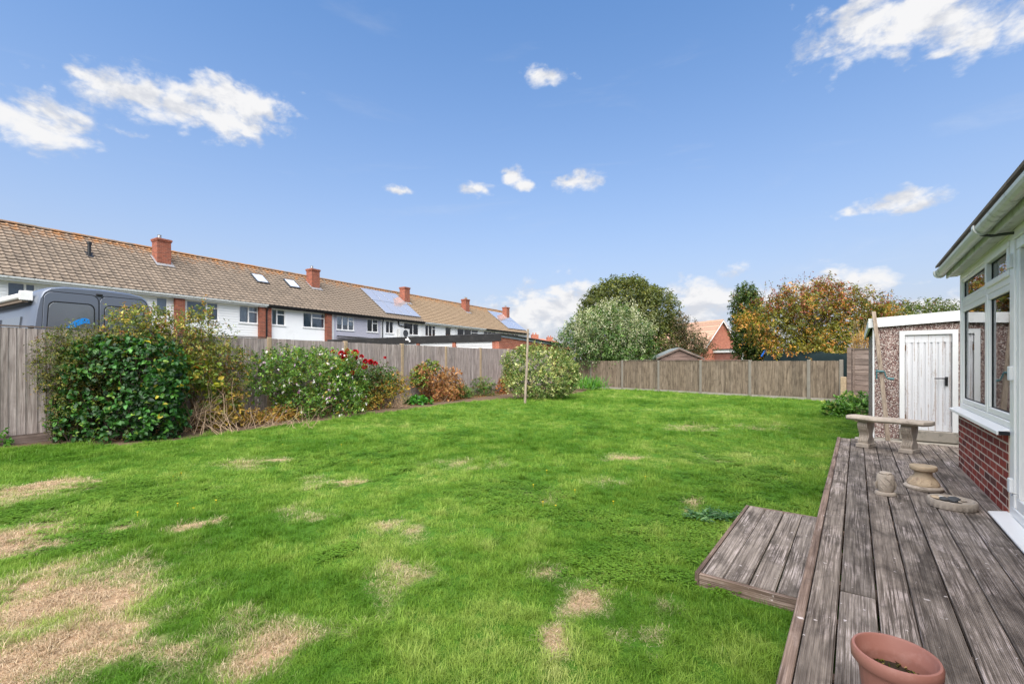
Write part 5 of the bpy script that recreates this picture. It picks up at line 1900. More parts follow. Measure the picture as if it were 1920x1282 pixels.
# 4 fuchsia
s4 = plant('fuchsia_bush', 'fresh green fuchsia bush with hanging white and pink flowers', 'shrub', 580, FY(580, .7))
bl = [(520, 690, FY(520, .6), 55, 36, .5), (580, 700, FY(580, .65), 65, 50, .55), (640, 715, FY(640, .65), 50, 58, .5), (600, 750, FY(600, .85), 85, 42, .5), (560, 760, FY(560, .9), 50, 32, .4), (650, 765, FY(650, .8), 40, 24, .4), (490, 710, FY(490, .55), 26, 40, .35), (540, 672, FY(540, .45), 40, 20, .4), (610, 675, FY(610, .5), 55, 22, .4)]
pal = [(lin(92, 130, 44), 4), (lin(116, 150, 60), 3), (lin(72, 108, 40), 4), (lin(150, 164, 76), 1.2), (lin(164, 150, 62), .8)]
put_leaves('foliage', [sprigs(rng, bl, 19575, 8, 0.059, 0.029, .13, .55, .3, .85, pal=pal)], s4, 'leaf')
pal = [(lin(232, 222, 228), 4), (lin(214, 184, 206), 2), (lin(176, 120, 170), 1.2), (lin(240, 236, 226), 3)]
put_leaves('blossoms', [sprigs(rng, bl, 1305, 5, 0.049, 0.026, .045, .06, -.3, .55, pal=pal, droop=.9, lump=.2)], s4, 'petal')
stems(rng, s4, bl, 20, .012, 'twig_brown', .6)
# tangle at its foot
pal = [(lin(196, 160, 70), 3), (lin(170, 134, 74), 3), (lin(128, 130, 52), 2), (lin(150, 104, 62), 2)]
bl3 = [(490, 790, FY(490, .95), 36, 16, .3), (530, 780, FY(530, .9), 30, 18, .3), (465, 795, FY(465, 1.0), 26, 14, .25)]
put_leaves('withered_leaves', [sprigs(rng, bl3, 2175, 6, 0.073, 0.021, .12, .9, .3, .7, pal=pal)], s4, 'leaf_matt')
se = []
for i in range(42):
    a = ground(rng.uniform(455, 590), rng.uniform(796, 806))
    se.append((a, a + Vector((rng.uniform(-.3, .5), rng.uniform(-.05, .3), rng.uniform(.1, .5)))))
twigs(rng, s4, 'dry_twigs', se, .004, 'twig_pale', 4, .3, 5)
# 5 rose bush
s5 = plant('rose_bush', 'rose bush with deep red blooms in front of the fence', 'shrub', 690, FY(690, .5))
bl = [(690, 712, FY(690, .45), 45, 34, .4), (650, 690, FY(650, .4), 28, 26, .3), (720, 715, FY(720, .45), 26, 30, .3), (665, 735, FY(665, .5), 30, 24, .3)]
pal = [(lin(62, 92, 40), 4), (lin(84, 112, 48), 3), (lin(110, 126, 56), 1.5), (lin(112, 66, 52), .9)]
put_leaves('foliage', [sprigs(rng, bl, 6090, 6, 0.055, 0.039, .14, .8, .5, .8, pal=pal)], s5, 'leaf')
stems(rng, s5, bl, 16, .009, 'stem_green', .4)
def rose_mesh(r):
    V, I, S_, C_ = [], [], [], []
    rr_ = np.random.default_rng(5)
    k = 0
    for ringi, (nn, rad, tilt, h_) in enumerate(((3, .15, 1.35, .55), (5, .35, 1.15, .5), (6, .55, .85, .35), (7, .72, .45, .15), (7, .8, .05, .0))):
        for q in range(nn):
            a = 2 * math.pi * (q + .4 * ringi) / nn
            o_ = np.array([math.cos(a), math.sin(a), 0])
            P = o_[None] * rad * r * .35 + np.array([[0, 0, (h_ - .3) * r]])
            D = o_ * math.cos(tilt) + np.array([0, 0, math.sin(tilt)])
            Nn = -o_ * math.sin(tilt) + np.array([0, 0, math.cos(tilt)])
            v, i, s_, c_ = leaf_arrays(P, D[None], Nn[None], np.array([r * 1.0]), np.array([r * 1.0]), np.array([[.42 + rr_.uniform(-.12, .1), .006, .014]]), True, .18, -.12 if ringi < 3 else .25)
            V.append(v); I.append(i + k); S_.append(s_); C_.append(c_)
            k += len(v)
    return np_mesh('rose', np.concatenate(V), np.concatenate(I), np.concatenate(S_), np.concatenate(C_), MAT['petal'])
rose_me = rose_mesh(.055)
stem_pairs = []
for (px, py, sc_r) in ((624, 659, .7), (640, 662, 1.0), (647, 665, 1.05), (643, 673, 1.05), (651, 656, .75), (666, 661, 1.3), (667, 670, .85), (678, 668, .8), (685, 677, 1.0), (695, 678, 1.0), (704, 681, .9), (684, 687, 1.0), (722, 670, .55), (652, 683, .7), (661, 698, .75)):
    yy = FY(px, .85) + rng.uniform(-.15, .1)
    p_ = at(px, py, yy)
    o = bpy.data.objects.new('rose', rose_me)
    COL.objects.link(o)
    o.parent = s5
    o.location = p_ - s5.location
    d_ = Vector((.35, -.7, .7)) + Vector(rng.normal(0, .3, 3))
    o.rotation_euler = d_.to_track_quat('Z', 'Y').to_euler()
    o.scale = (sc_r * 1.3,) * 3
    stem_pairs.append((at(px + rng.uniform(-6, 6), py + 45, yy + .1), p_))
twigs(rng, s5, 'flower_stems', stem_pairs, .005, 'stem_green', 3, .15)
# 6 yellowing shrub with dry brush
s6 = plant('yellowing_shrub', 'yellowing shrub over a heap of dry twigs, right of the roses', 'shrub', 725, FY(725, .6))
bl = [(715, 735, FY(715, .65), 32, 26, .35), (745, 725, FY(745, .5), 24, 26, .3), (690, 755, FY(690, .75), 24, 24, .3)]
pal = [(lin(180, 152, 60), 3), (lin(150, 142, 58), 3), (lin(196, 150, 66), 2), (lin(104, 122, 46), 2), (lin(150, 96, 56), 1.2)]
put_leaves('foliage', [sprigs(rng, bl, 4350, 6, 0.055, 0.029, .12, .8, .4, .8, pal=pal)], s6, 'leaf')
se = []
for i in range(240):
    a = at(rng.uniform(700, 762), rng.uniform(745, 782), FY(730, .7) + rng.uniform(-.35, .2))
    a.z = max(a.z, .01)
    se.append((a, a + Vector((rng.uniform(-.25, .30), rng.uniform(-.15, .15), rng.uniform(-.02, .28)))))
twigs(rng, s6, 'dry_twigs', se, .0035, 'twig_pale', 3, .3, 4)
# 7 low leafy clump
s7 = plant('leafy_clump', 'low bright green leafy clump at the lawn edge by the brown hydrangea', 'plant', 785, FY(785, .75))
pal = [(lin(70, 130, 40), 3), (lin(92, 152, 52), 3), (lin(60, 112, 40), 2)]
put_leaves('foliage', [sprigs(rng, [(783, 756, FY(783, .8), 27, 12, .3)], 1015, 4, 0.104, 0.072, .05, .6, .3, .9, pal=pal)], s7, 'leaf', True)
# 8 browned hydrangea
s8 = plant('browned_hydrangea', 'hydrangea browned to russet leaves with a green tuft on top', 'shrub', 822, FY(822, .55))
bl = [(845, 722, FY(845, .55), 24, 34, .4), (815, 725, FY(815, .55), 26, 34, .4), (790, 705, FY(790, .5), 20, 22, .3), (830, 740, FY(830, .65), 32, 18, .35)]
pal = [(lin(176, 128, 82), 4), (lin(150, 104, 62), 3), (lin(196, 154, 104), 2), (lin(128, 78, 48), 2), (lin(140, 136, 60), .8)]
put_leaves('withered_leaves', [sprigs(rng, bl, 7540, 7, 0.055, 0.039, .10, .7, .3, .9, pal=pal)], s8, 'leaf_matt')
pal = [(lin(96, 122, 44), 4), (lin(130, 142, 56), 3), (lin(170, 110, 52), .8)]
put_leaves('green_leaves', [sprigs(rng, [(808, 688, FY(808, .5), 15, 14, .2), (785, 708, FY(785, .5), 16, 24, .22)], 1305, 6, 0.067, 0.047, .08, .8, .4, .9, pal=pal)], s8, 'leaf')
stems(rng, s8, bl, 22, .008, 'twig_pale', .5)
# 9 low mixed plants along the fence
names9 = [(868, 742, 20, 14, 'tufted_plant', 'grey green tufted plant right of the brown hydrangea'), (905, 735, 26, 22, 'tufted_plant', 'darker green tufted plant below the fence panel'), (855, 752, 12, 7, 'tufted_plant', 'tiny bright tufted plant at the foot of the brown hydrangea')]
for (px, py, rx, ry, nm, lb) in names9:
    s9 = plant(nm, lb, 'plant', px, FY(px, .6), 'tufted plants along the fence')
    pal = [(lin(78, 112, 48), 3), (lin(104, 136, 62), 2), (lin(140, 140, 84), 1), (lin(150, 112, 88), .7)]
    put_leaves('foliage', [sprigs(rng, [(px, py - 4, FY(px, .55), rx, ry, .3)], 1595, 6, 0.104, 0.023, .12, .9, .7, .6, pal=pal)], s9, 'leaf')
s10 = plant('russet_tuft', 'small russet dried tuft beside the variegated bush', 'plant', 942, FY(942, .5))
pal = [(lin(166, 104, 64), 3), (lin(190, 138, 86), 2), (lin(124, 110, 56), 1)]
put_leaves('withered_leaves', [sprigs(rng, [(942, 726, FY(942, .5), 11, 16, .25), (955, 710, FY(955, .4), 12, 18, .25)], 1595, 6, 0.061, 0.039, .1, .8, .4, .8, pal=pal)], s10, 'leaf_matt')
# 11 variegated bush
s11 = plant('variegated_bush', 'big rounded bush of cream edged leaves behind the slim post', 'shrub', 1018, 17.4)
bl = [(1015, 695, 17.4, 66, 48, 1.0), (985, 685, 17.5, 42, 36, .8), (1050, 705, 17.3, 36, 34, .8), (1010, 720, 17.0, 66, 24, .9)]
pal = [(lin(104, 128, 60), 4), (lin(140, 152, 84), 3), (lin(196, 196, 140), 1.7), (lin(78, 104, 48), 3), (lin(164, 160, 96), 2)]
put_leaves('foliage', [sprigs(rng, bl, 24650, 8, 0.067, 0.039, .16, .35, .3, .9, pal=pal, lump=.16)], s11, 'leaf')
stems(rng, s11, bl, 14, .02)
# 12 strappy plant in the corner
s12 = plant('strappy_plant', 'bright green strap leaved plant in the far lawn corner', 'plant', 1102, 22.4)
n_ = 260
P = np.array([at(1102, 678, 22.4)] * n_) + np.stack([rng.normal(0, .40, n_), rng.normal(0, .25, n_), np.full(n_, -1.38)], 1)
D = norm(np.stack([rng.normal(0, .5, n_), rng.normal(0, .5, n_), np.ones(n_)], 1))
cols, _ = pick_cols(rng, [(lin(84, 140, 44), 3), (lin(112, 160, 60), 2), (lin(62, 108, 40), 2)], n_)
put_leaves('foliage', [(P, D, norm(rng.normal(size=(n_, 3))), rng.uniform(.4, .85, n_), np.full(n_, .035), cols)], s12, 'leaf', True, .1, .45)

# ---- trees and shrubs beyond the back fence
def tree(name, label, px, Y, blobs, n, per, L, Wd, sl, pal, trunk_r, mat='leaf', colf=None, shell=.45, lump=.2, up=.35, limbs=10, cat='tree', spread=.8, keep=.2, freq=2.2, tint=.22, zmin=.3):
    rt = plant(name, label, cat, px, Y)
    cs = [blob_w(b) for b in blobs]
    top = max(c_[2] for c_, _ in cs)
    mb = MB()
    base = Vector((0, 0, -.05))
    mb.tube([base, base + Vector((.05, .03, top * .25)), base + Vector((-.04, .05, top * .55)), base + Vector((.02, 0, top * .85))], [trunk_r, trunk_r * .85, trunk_r * .6, trunk_r * .25], 10)
    tk = mb.build('trunk', MAT['bark'], rt, smooth=True, off=Vector((0, 0, 0)))
    se = []
    for i in range(limbs):
        c_, r = cs[i % len(cs)]
        a = Vector(rt.location) + Vector((0, 0, top * rng.uniform(.2, .6)))
        se.append((a, Vector(c_ + rng.normal(0, .4, 3) * r)))
    twigs(rng, rt, 'limbs', se, trunk_r * .35, 'bark', 4, .2, 6)
    put_leaves('crown', [sprigs(rng, blobs, n, per, L, Wd, sl, shell, up, spread, pal=pal, colf=colf, lump=lump, keep_in=keep, freq=freq, sprig_tint=tint, zmin=zmin)], rt, mat)
    return rt


pal = [(lin(88, 98, 46), 4), (lin(108, 114, 54), 3), (lin(70, 82, 40), 3), (lin(132, 130, 66), 1.4)]
bl = [(1172, 610, 31, 78, 78, 3.0), (1130, 590, 31, 40, 46, 2.0), (1165, 560, 31, 55, 34, 2.2), (1220, 590, 31, 46, 46, 2.2), (1240, 640, 30.5, 38, 44, 2.0), (1190, 560, 30.5, 44, 30, 1.8), (1125, 640, 31, 44, 50, 2.0), (1200, 640, 30, 55, 50, 2.0)]
tree('evergreen_oak', 'tall dome shaped dark evergreen tree beyond the back fence', 1180, 31, bl, 78000, 9, .15, .075, .42, pal, .28, shell=.40, lump=.10, freq=4.5, tint=.3)
def silver(rng, P, k):
    g_, _ = pick_cols(rng, [(lin(74, 104, 48), 4), (lin(98, 126, 60), 3), (lin(60, 88, 44), 2)], len(P))
    s_, _ = pick_cols(rng, [(lin(168, 172, 136), 3), (lin(196, 194, 168), 2), (lin(140, 150, 108), 3)], len(P))
    f_ = np.clip((P[:, 2] - 1.6) / 2.6, 0, 1) * .28 + .04
    w_ = (np.sin(P[:, 0] * 2.1) + np.sin(P[:, 0] * 4.7 + P[:, 2] * 3.1) + np.sin(P[:, 2] * 4.3)) / 3 * .3
    return np.where((rng.random(len(P)) < f_ + w_)[:, None], s_, g_)
bl = [(1135, 635, 25.6, 66, 52, 1.7), (1100, 620, 25.6, 34, 30, 1.2), (1150, 605, 25.6, 44, 32, 1.3), (1190, 630, 25.4, 34, 38, 1.2), (1075, 645, 25.8, 32, 34, 1.2), (1205, 660, 25, 26, 26, 1.0), (1100, 665, 25.2, 45, 26, 1.2), (1172, 672, 24.3, 34, 24, .8)]
tree('silvery_bush', 'broad bush with silvery flower plumes hanging over the back fence', 1130, 25.4, bl, 30000, 8, .11, .05, .36, None, .14, shell=.55, lump=.24, up=.7, colf=silver, zmin=1.0)
sb_ = bpy.data.objects['silvery_bush']
pal = [(lin(206, 204, 180), 3), (lin(184, 184, 150), 3), (lin(160, 166, 124), 2)]
plb = [(1150, 596, 25.2, 40, 26, 1.1), (1110, 612, 25.0, 30, 24, .9), (1195, 622, 24.9, 30, 28, .9), (1140, 640, 24.6, 55, 34, .9), (1085, 640, 25.2, 26, 26, .9)]
put_leaves('plumes', [sprigs(rng, plb, 7000, 22, .085, .026, .55, .5, 1.4, .45, pal=pal, zmin=1.4, sprig_tint=.12, keep_in=.5)], sb_, 'leaf_matt')
pal = [(lin(104, 84, 62), 3), (lin(120, 104, 70), 2), (lin(84, 88, 48), 3), (lin(60, 72, 38), 3)]
bl = [(1290, 640, 28.5, 26, 34, 1.2), (1310, 655, 28, 22, 26, 1.0), (1275, 610, 28.5, 12, 26, .6), (1265, 665, 28, 26, 24, 1.0)]
tree('twiggy_shrub', 'brownish twiggy shrub between the evergreen and the bungalow', 1288, 28.3, bl, 9000, 7, .10, .045, .34, pal, .08, shell=.85, lump=.3, up=.8, cat='shrub', keep=.6, zmin=.6)
# columnar dark tree and the autumn tree in front of it
pal = [(lin(66, 88, 34), 4), (lin(86, 104, 38), 3), (lin(52, 70, 30), 3), (lin(120, 96, 44), .6)]
bl = [(1403, 610, 23, 28, 66, .9), (1398, 570, 23, 22, 32, .7), (1412, 650, 23, 32, 40, 1.0)]
tree('upright_tree', 'narrow upright dark green tree left of the orange tree', 1405, 23, bl, 26000, 8, .095, .055, .26, pal, .11, shell=.75, lump=.22, up=.8)
def autumn(rng, P, k):
    g_, _ = pick_cols(rng, [(lin(116, 116, 44), 3), (lin(142, 130, 50), 3), (lin(94, 102, 40), 3)], len(P))
    y_, _ = pick_cols(rng, [(lin(192, 142, 62), 3), (lin(204, 150, 80), 2), (lin(176, 120, 56), 2)], len(P))
    r_, _ = pick_cols(rng, [(lin(146, 78, 56), 3), (lin(166, 98, 66), 2), (lin(112, 70, 52), 2)], len(P))
    h_ = np.clip((P[:, 2] - 3.0) / 1.9, 0, 1)
    lf2 = np.clip((11.6 - P[:, 0]) / 2.4, 0, 1)
    q = rng.random(len(P))
    w_ = .18 * np.sin(P[:, 0] * 3.1 + P[:, 2] * 2.0)
    o = np.where((q < .12 + .36 * lf2 + .08 * h_ + w_)[:, None], y_, g_)
    return np.where((rng.random(len(P)) < .55 * h_ - .25 * lf2)[:, None], r_, o)
bl = []
rgb_ = np.random.default_rng(8)
for (px, py, rx, ry) in ((1470, 610, 50, 34), (1530, 600, 58, 40), (1590, 610, 52, 40), (1640, 610, 36, 32), (1435, 590, 34, 26), (1440, 630, 40, 20), (1500, 650, 48, 24), (1560, 655, 56, 24), (1500, 570, 44, 26), (1560, 562, 52, 26), (1610, 580, 40, 24), (1660, 590, 28, 22), (1540, 640, 60, 30), (1480, 560, 26, 20), (1540, 545, 24, 16), (1600, 560, 20, 16), (1400, 608, 18, 12)):
    bl.append((px, py, 20.4 + rgb_.uniform(-.9, .9), rx, ry, .95))
bl += [(1500, 664, 19.0, 36, 13, .5), (1556, 668, 18.9, 42, 13, .5), (1450, 660, 19.6, 26, 14, .6)]
at_tree = tree('autumn_tree', 'spreading tree with orange and yellow autumn leaves behind the back fence', 1530, 20.4, bl, 32000, 9, .112, .052, .34, None, .13, shell=.85, lump=.35, colf=autumn, limbs=30, keep=.35, up=.45, tint=.2, zmin=1.6)
# airy top shoots
se = []
LV = []
for i in range(46):
    px = rng.uniform(1430, 1690)
    top_y = 540 - 22 * math.exp(-((px - 1520) / 60) ** 2) + 12 * (px > 1640) + rng.uniform(-14, 22)
    a = at(px + rng.uniform(-10, 10), 600, 20.4)
    b = at(px, top_y, 20.4 + rng.uniform(-.6, .6))
    se.append((a, b))
    for q in range(16):
        f_ = rng.uniform(.35, 1)
        LV.append(a.lerp(b, f_) + Vector(rng.normal(0, .07, 3)))
twigs(rng, at_tree, 'shoots', se, .010, 'twig_brown', 4, .1)
LV = np.array(LV)
put_leaves('shoot_leaves', [(LV, rng.normal(size=LV.shape), rng.normal(size=LV.shape), rng.uniform(.07, .12, len(LV)), rng.uniform(.03, .05, len(LV)), autumn(rng, LV, None))], at_tree, 'leaf')
pal = [(lin(90, 104, 44), 3), (lin(112, 120, 52), 2), (lin(72, 88, 40), 3), (lin(150, 110, 56), .7)]
bl = [(1700, 590, 23.5, 45, 18, 1.2), (1740, 588, 23.5, 30, 22, 1.2), (1775, 592, 23.5, 34, 16, 1.2), (1670, 600, 23.5, 40, 20, 1.2), (1720, 620, 23.5, 80, 30, 1.2)]
tree('far_hedge_tree', 'green tree top showing above the pebble-dash garage roof', 1725, 23.5, bl, 14000, 8, .10, .05, .3, pal, .12, shell=.6, lump=.3)
# reeds of dry grass by the garage corner, behind the overlap panel
s13 = plant('dry_reeds', 'straw coloured tall dry stems behind the overlap fence panel', 'plant', 1617, 17.2)
se = []
for i in range(34):
    a = at(1617 + rng.uniform(-14, 18), 678, 17.2)
    a.z = 0
    b = at(1617 + rng.uniform(-22, 22), rng.uniform(585, 650), 17.2)
    se.append((a + Vector((rng.uniform(-.2, .2), rng.uniform(-.2, .2), 0)), b))
twigs(rng, s13, 'stems', se, .012, 'twig_pale', 4, .05, 4)
pal = [(lin(204, 168, 108), 3), (lin(184, 140, 80), 2)]
put_leaves('withered_leaves', [sprigs(rng, [(1622, 640, 17.2, 14, 16, .3)], 500, 6, .14, .02, .2, .9, .7, .5, pal=pal)], s13, 'leaf_matt')
# green weeds by the garage corner
s14 = plant('weed_clump', 'leafy green weed clump in the bare corner by the garage', 'plant', 1595, 11.8)
pal = [(lin(84, 128, 46), 3), (lin(108, 150, 60), 3), (lin(66, 104, 40), 2), (lin(156, 160, 84), .8)]
put_leaves('foliage', [sprigs(rng, [(1592, 766, 11.8, 34, 16, .5), (1606, 760, 11.9, 26, 18, .45), (1572, 772, 11.6, 22, 9, .3)], 2600, 6, .11, .035, .14, .85, .5, .8, pal=pal)], s14, 'leaf', True)
# thistle rosette at the step
p_ = ground(1335, 975)
s15 = thing('thistle', 'dark spiky thistle rosette growing against the deck step', 'plant', WORLD, tuple(p_))
n_ = 44
a = rng.uniform(0, 6.28, n_)
D = np.stack([np.cos(a), np.sin(a) * .8, rng.uniform(.05, .45, n_)], 1)
P = np.array([tuple(p_)] * n_) + np.stack([rng.uniform(-.16, .17, n_), rng.uniform(-.06, .06, n_), rng.uniform(.01, .05, n_)], 1)
AR = [(P, D, np.tile([0, 0, 1.], (n_, 1)) + rng.normal(0, .2, (n_, 3)), rng.uniform(.10, .2, n_), rng.uniform(.018, .03, n_), pick_cols(rng, [(lin(50, 84, 40), 3), (lin(70, 108, 56), 2), (lin(110, 140, 90), .6)], n_)[0])]
Dn = norm(D)
SP, SD, SL_ = [], [], []
for i in range(n_):
    for f_ in (.25, .45, .65, .85):
        for s_ in (-1, 1):
            sd_ = np.cross(Dn[i], [0, 0, 1]) * s_
            SP.append(P[i] + Dn[i] * f_ * AR[0][3][i])
            SD.append(sd_ + Dn[i] * .6 + rng.normal(0, .15, 3))
            SL_.append(.045 * (1.1 - f_ * .6))
SP, SD, SL_ = np.array(SP), np.array(SD), np.array(SL_)
AR.append((SP, SD, np.tile([0, 0, 1.], (len(SP), 1)) + rng.normal(0, .25, (len(SP), 3)), SL_, SL_ * .35, pick_cols(rng, [(lin(54, 88, 44), 3), (lin(80, 116, 62), 2)], len(SP))[0]))
put_leaves('foliage', AR, s15, 'leaf_glossy', True)
# moss and seedlings in the pot
n_ = 260
a, r_ = rng.uniform(0, 6.28, n_), .095 * np.sqrt(rng.random(n_))
P = np.stack([POT_P.x + r_ * np.cos(a), POT_P.y + r_ * np.sin(a), np.full(n_, POT_P.z + .136)], 1)
put_leaves('moss', [(P, norm(np.stack([rng.normal(0, 1, n_), rng.normal(0, 1, n_), np.full(n_, .8)], 1)), np.tile([0, 0, 1.], (n_, 1)), rng.uniform(.008, .022, n_), rng.uniform(.004, .009, n_), pick_cols(rng, [(lin(64, 70, 24), 3), (lin(96, 98, 34), 2), (lin(60, 44, 28), 3), (lin(180, 150, 100), .5)], n_)[0])], pot, 'leaf_matt')
# ground ivy along the left fence foot
s16 = plant('ground_ivy', 'low green ivy creeping along the foot of the left fence', 'plant', 60, FY(60, .3))
pal = [(lin(70, 120, 36), 3), (lin(96, 144, 50), 2), (lin(54, 96, 32), 2)]
put_leaves('foliage', [sprigs(rng, [(60, 840, FY(60, .35), 75, 9, .3), (12, 822, FY(12, .12), 7, 14, .06), (110, 838, FY(110, .5), 40, 7, .2)], 1500, 5, .055, .040, .06, .9, .3, .9, pal=pal)], s16, 'leaf')
# fallen leaves and bark litter on the bed
n_ = 2600
tt = rng.uniform(-3.6, 14, n_)
oo = rng.uniform(-1.05, -.1, n_)
P = np.stack([LF[0] + tt * .51 - oo * .86, LF[1] + tt * .86 + oo * .51, rng.uniform(.0, .015, n_)], 1)
lt = thing('leaf_litter', 'fallen straw coloured leaves scattered over the flower bed', 'leaf litter', WORLD, tuple(fpt(LF, 3, -.6)))
lt['kind'] = 'stuff'
put_leaves('fallen_leaves', [(P, np.stack([rng.normal(size=n_), rng.normal(size=n_), rng.normal(0, .12, n_)], 1), np.tile([0, 0, 1.], (n_, 1)), rng.uniform(.03, .09, n_), rng.uniform(.012, .03, n_), pick_cols(rng, [(lin(186, 146, 84), 3), (lin(150, 104, 62), 3), (lin(112, 76, 52), 2), (lin(204, 176, 120), 1)], n_)[0])], lt, 'leaf_matt')

# ================================================================== GRASS
def clump(seed, nb, h, rad, lean, wid):
    r_ = np.random.default_rng(seed)
    a = r_.uniform(0, 6.28, nb)
    rr_ = rad * np.sqrt(r_.random(nb))
    b = np.stack([rr_ * np.cos(a), rr_ * np.sin(a), np.full(nb, -.004)], 1)
    az = r_.uniform(0, 6.28, nb)
    hh = h * r_.uniform(.55, 1.2, nb)
    ll = np.abs(r_.normal(0, lean, nb)) * hh
    d_ = np.stack([np.cos(az), np.sin(az), np.zeros(nb)], 1)
    s_ = np.stack([-np.sin(az), np.cos(az), np.zeros(nb)], 1) * wid * .5 * r_.uniform(.7, 1.3, nb)[:, None]
    up_ = np.array([0, 0, 1.0])
    m1 = b + up_ * (hh * .55)[:, None] + d_ * (ll * .35)[:, None]
    tp_ = b + up_ * (hh * np.clip(1 - .25 * ll / hh, .4, 1))[:, None] + d_ * ll[:, None]
    V = np.stack([b - s_, b + s_, m1 + s_ * .8, m1 - s_ * .8, tp_], 1).reshape(-1, 3)
    base = np.arange(nb)[:, None] * 5
    idx = (base + np.array([[0, 1, 2, 3, 3, 2, 4]])).ravel()
    sz = np.tile([4, 3], nb)
    c_ = np.repeat(np.stack([r_.random(nb), r_.random(nb), r_.random(nb)], 1), 5, 0)
    return np_mesh('grass_clump', V, idx, sz, c_, MAT['grass_blade'])


protos = bpy.data.collections.new('grass_clumps')
specs = [(1, 26, .036, .038, .55, .0025), (2, 26, .042, .042, .7, .0025), (3, 22, .052, .036, .6, .0026), (4, 28, .028, .042, 1.0, .0025), (5, 20, .060, .032, .8, .0027), (6, 30, .032, .046, 1.3, .0024)]
for s_ in specs:
    protos.objects.link(bpy.data.objects.new('grass_clump', clump(*s_)))


def clover(seed):
    r_ = np.random.default_rng(seed)
    n_ = 24
    a = r_.uniform(0, 6.28, n_)
    rr_ = .05 * np.sqrt(r_.random(n_))
    c_ = np.stack([rr_ * np.cos(a), rr_ * np.sin(a), r_.uniform(.018, .04, n_)], 1)
    P, D = [], []
    for i in range(n_):
        for k in range(3):
            b = a[i] + 2.09 * k
            P.append(c_[i])
            D.append([math.cos(b), math.sin(b), .15])
    P, D = np.array(P), np.array(D)
    m_ = len(P)
    v, i, s_, cc = leaf_arrays(P, D, np.tile([0, 0, 1.], (m_, 1)) + r_.normal(0, .25, (m_, 3)), np.full(m_, .011), np.full(m_, .010), np.repeat(np.stack([r_.random(n_), r_.random(n_) * .3, r_.random(n_)], 1), 3, 0), False, .1, .05)
    return np_mesh('clover_clump', v, i, s_, cc, MAT['grass_blade'])


for me_ in (clump(7, 34, .092, .032, .8, .0030), clump(8, 30, .075, .045, 1.1, .0030), clover(1), clover(2)):
    protos.objects.link(bpy.data.objects.new('grass_clump', me_))


def scatter(rng, y0, y1, dens):
    area = 0
    X0, X1 = -12, 12.5
    n = int((X1 - X0) * (y1 - y0) * dens)
    x = rng.uniform(X0, X1, n)
    y = rng.uniform(y0, y1, n)
    ok_ = inside(x, y) & (np.abs(x) < 1.30 * y + 1.4)
    s_ = x * math.cos(DECK[2]) + y * math.sin(DECK[2])
    l_ = -x * math.sin(DECK[2]) + y * math.cos(DECK[2])
    ok_ &= ~((l_ < .262) & (s_ < 9.26))
    ok_ &= ~((l_ < .825) & (s_ > 2.97) & (s_ < 4.70))
    return x[ok_], y[ok_]


gr = np.random.default_rng(12)
GXs, GYs, GS = [], [], []
for (y0, y1, dn, sc0) in ((1.2, 2.6, 1500, .85), (2.6, 3.6, 1050, .95), (3.6, 5.2, 620, 1.05), (5.2, 8, 330, 1.25), (8, 12, 170, 1.45), (12, 18, 85, 1.7), (18, 27, 55, 2.0)):
    x, y = scatter(gr, y0, y1, dn)
    GXs.append(x)
    GYs.append(y)
    GS.append(np.full(len(x), sc0))
gxx, gyy, gss = np.concatenate(GXs), np.concatenate(GYs), np.concatenate(GS)
ng = len(gxx)
dryv, tone, scl, hgt = np.zeros(ng), np.zeros(ng), np.zeros(ng), np.zeros(ng)
for i in range(ng):
    x, y = float(gxx[i]), float(gyy[i])
    d_ = dry_at(x, y)
    t1 = fbm(x, y, .55, 4, 9.0)
    t2 = fbm(x, y, 2.4, 3, 4.0)
    dryv[i] = d_
    tone[i] = min(1, max(0, .27 + .34 * t1 + .38 * t2 + .25 * fbm(x, y, 7.0, 2, 7.0) + .35 * max(0, d_ - .1)))
    hgt[i] = (1 - .62 * d_) * (.82 + .40 * t2 - .22 * t1)
scl = gss * (.8 + .4 * gr.random(ng)) * (1 + .35 * np.clip(dryv - .3, 0, 1))
# keep fewer blades where the turf is bare
keepm = gr.random(ng) > .45 * np.clip(dryv - .35, 0, 1)
V = np.stack([gxx, gyy, np.zeros(ng)], 1)[keepm]
for i in range(len(V)): V[i, 2] = .010 * fbm(float(V[i, 0]), float(V[i, 1]), 1.4, 2, 5.0)
me = bpy.data.meshes.new('lawn_grass')
me.vertices.add(len(V))
me.vertices.foreach_set('co', V.astype(np.float32).ravel())
for nm, arr in (('dry', dryv), ('tone', tone), ('scl', scl), ('hgt', np.clip(hgt, .35, 1.9))):
    me.attributes.new(nm, 'FLOAT', 'POINT').data.foreach_set('value', arr[keepm].astype(np.float32))
me.attributes.new('spin', 'FLOAT', 'POINT').data.foreach_set('value', gr.uniform(0, 6.28, len(V)).astype(np.float32))
pk_ = gr.integers(0, len(specs), len(V))
q_ = gr.random(len(V))
cv_ = np.array([fbm(float(v_[0]), float(v_[1]), .9, 3, 15.0) for v_ in V])
tf_ = np.array([fbm(float(v_[0]), float(v_[1]), 2.6, 3, 21.0) for v_ in V])
dk_ = dryv[keepm]
pk_[(tf_ > .26) & (q_ < .12) & (dk_ < .6)] = 6
pk_[(tf_ > .16) & (q_ > .93) & (dk_ < .6)] = 7
pk_[(cv_ > .38) & (q_ > .3) & (q_ < .52) & (dk_ < .5)] = 8
pk_[(cv_ > .30) & (q_ > .22) & (q_ < .30) & (dk_ < .7)] = 9
pk_ = pk_.astype(np.int32)
ta_ = tone[keepm]
ta_[pk_ >= 8] *= .45
me.attributes['tone'].data.foreach_set('value', ta_.astype(np.float32))
me.attributes.new('pick', 'INT', 'POINT').data.foreach_set('value', pk_)
me.materials.append(MAT['grass_blade'])
grass = bpy.data.objects.new('lawn_grass', me)
COL.objects.link(grass)
stuff(grass)
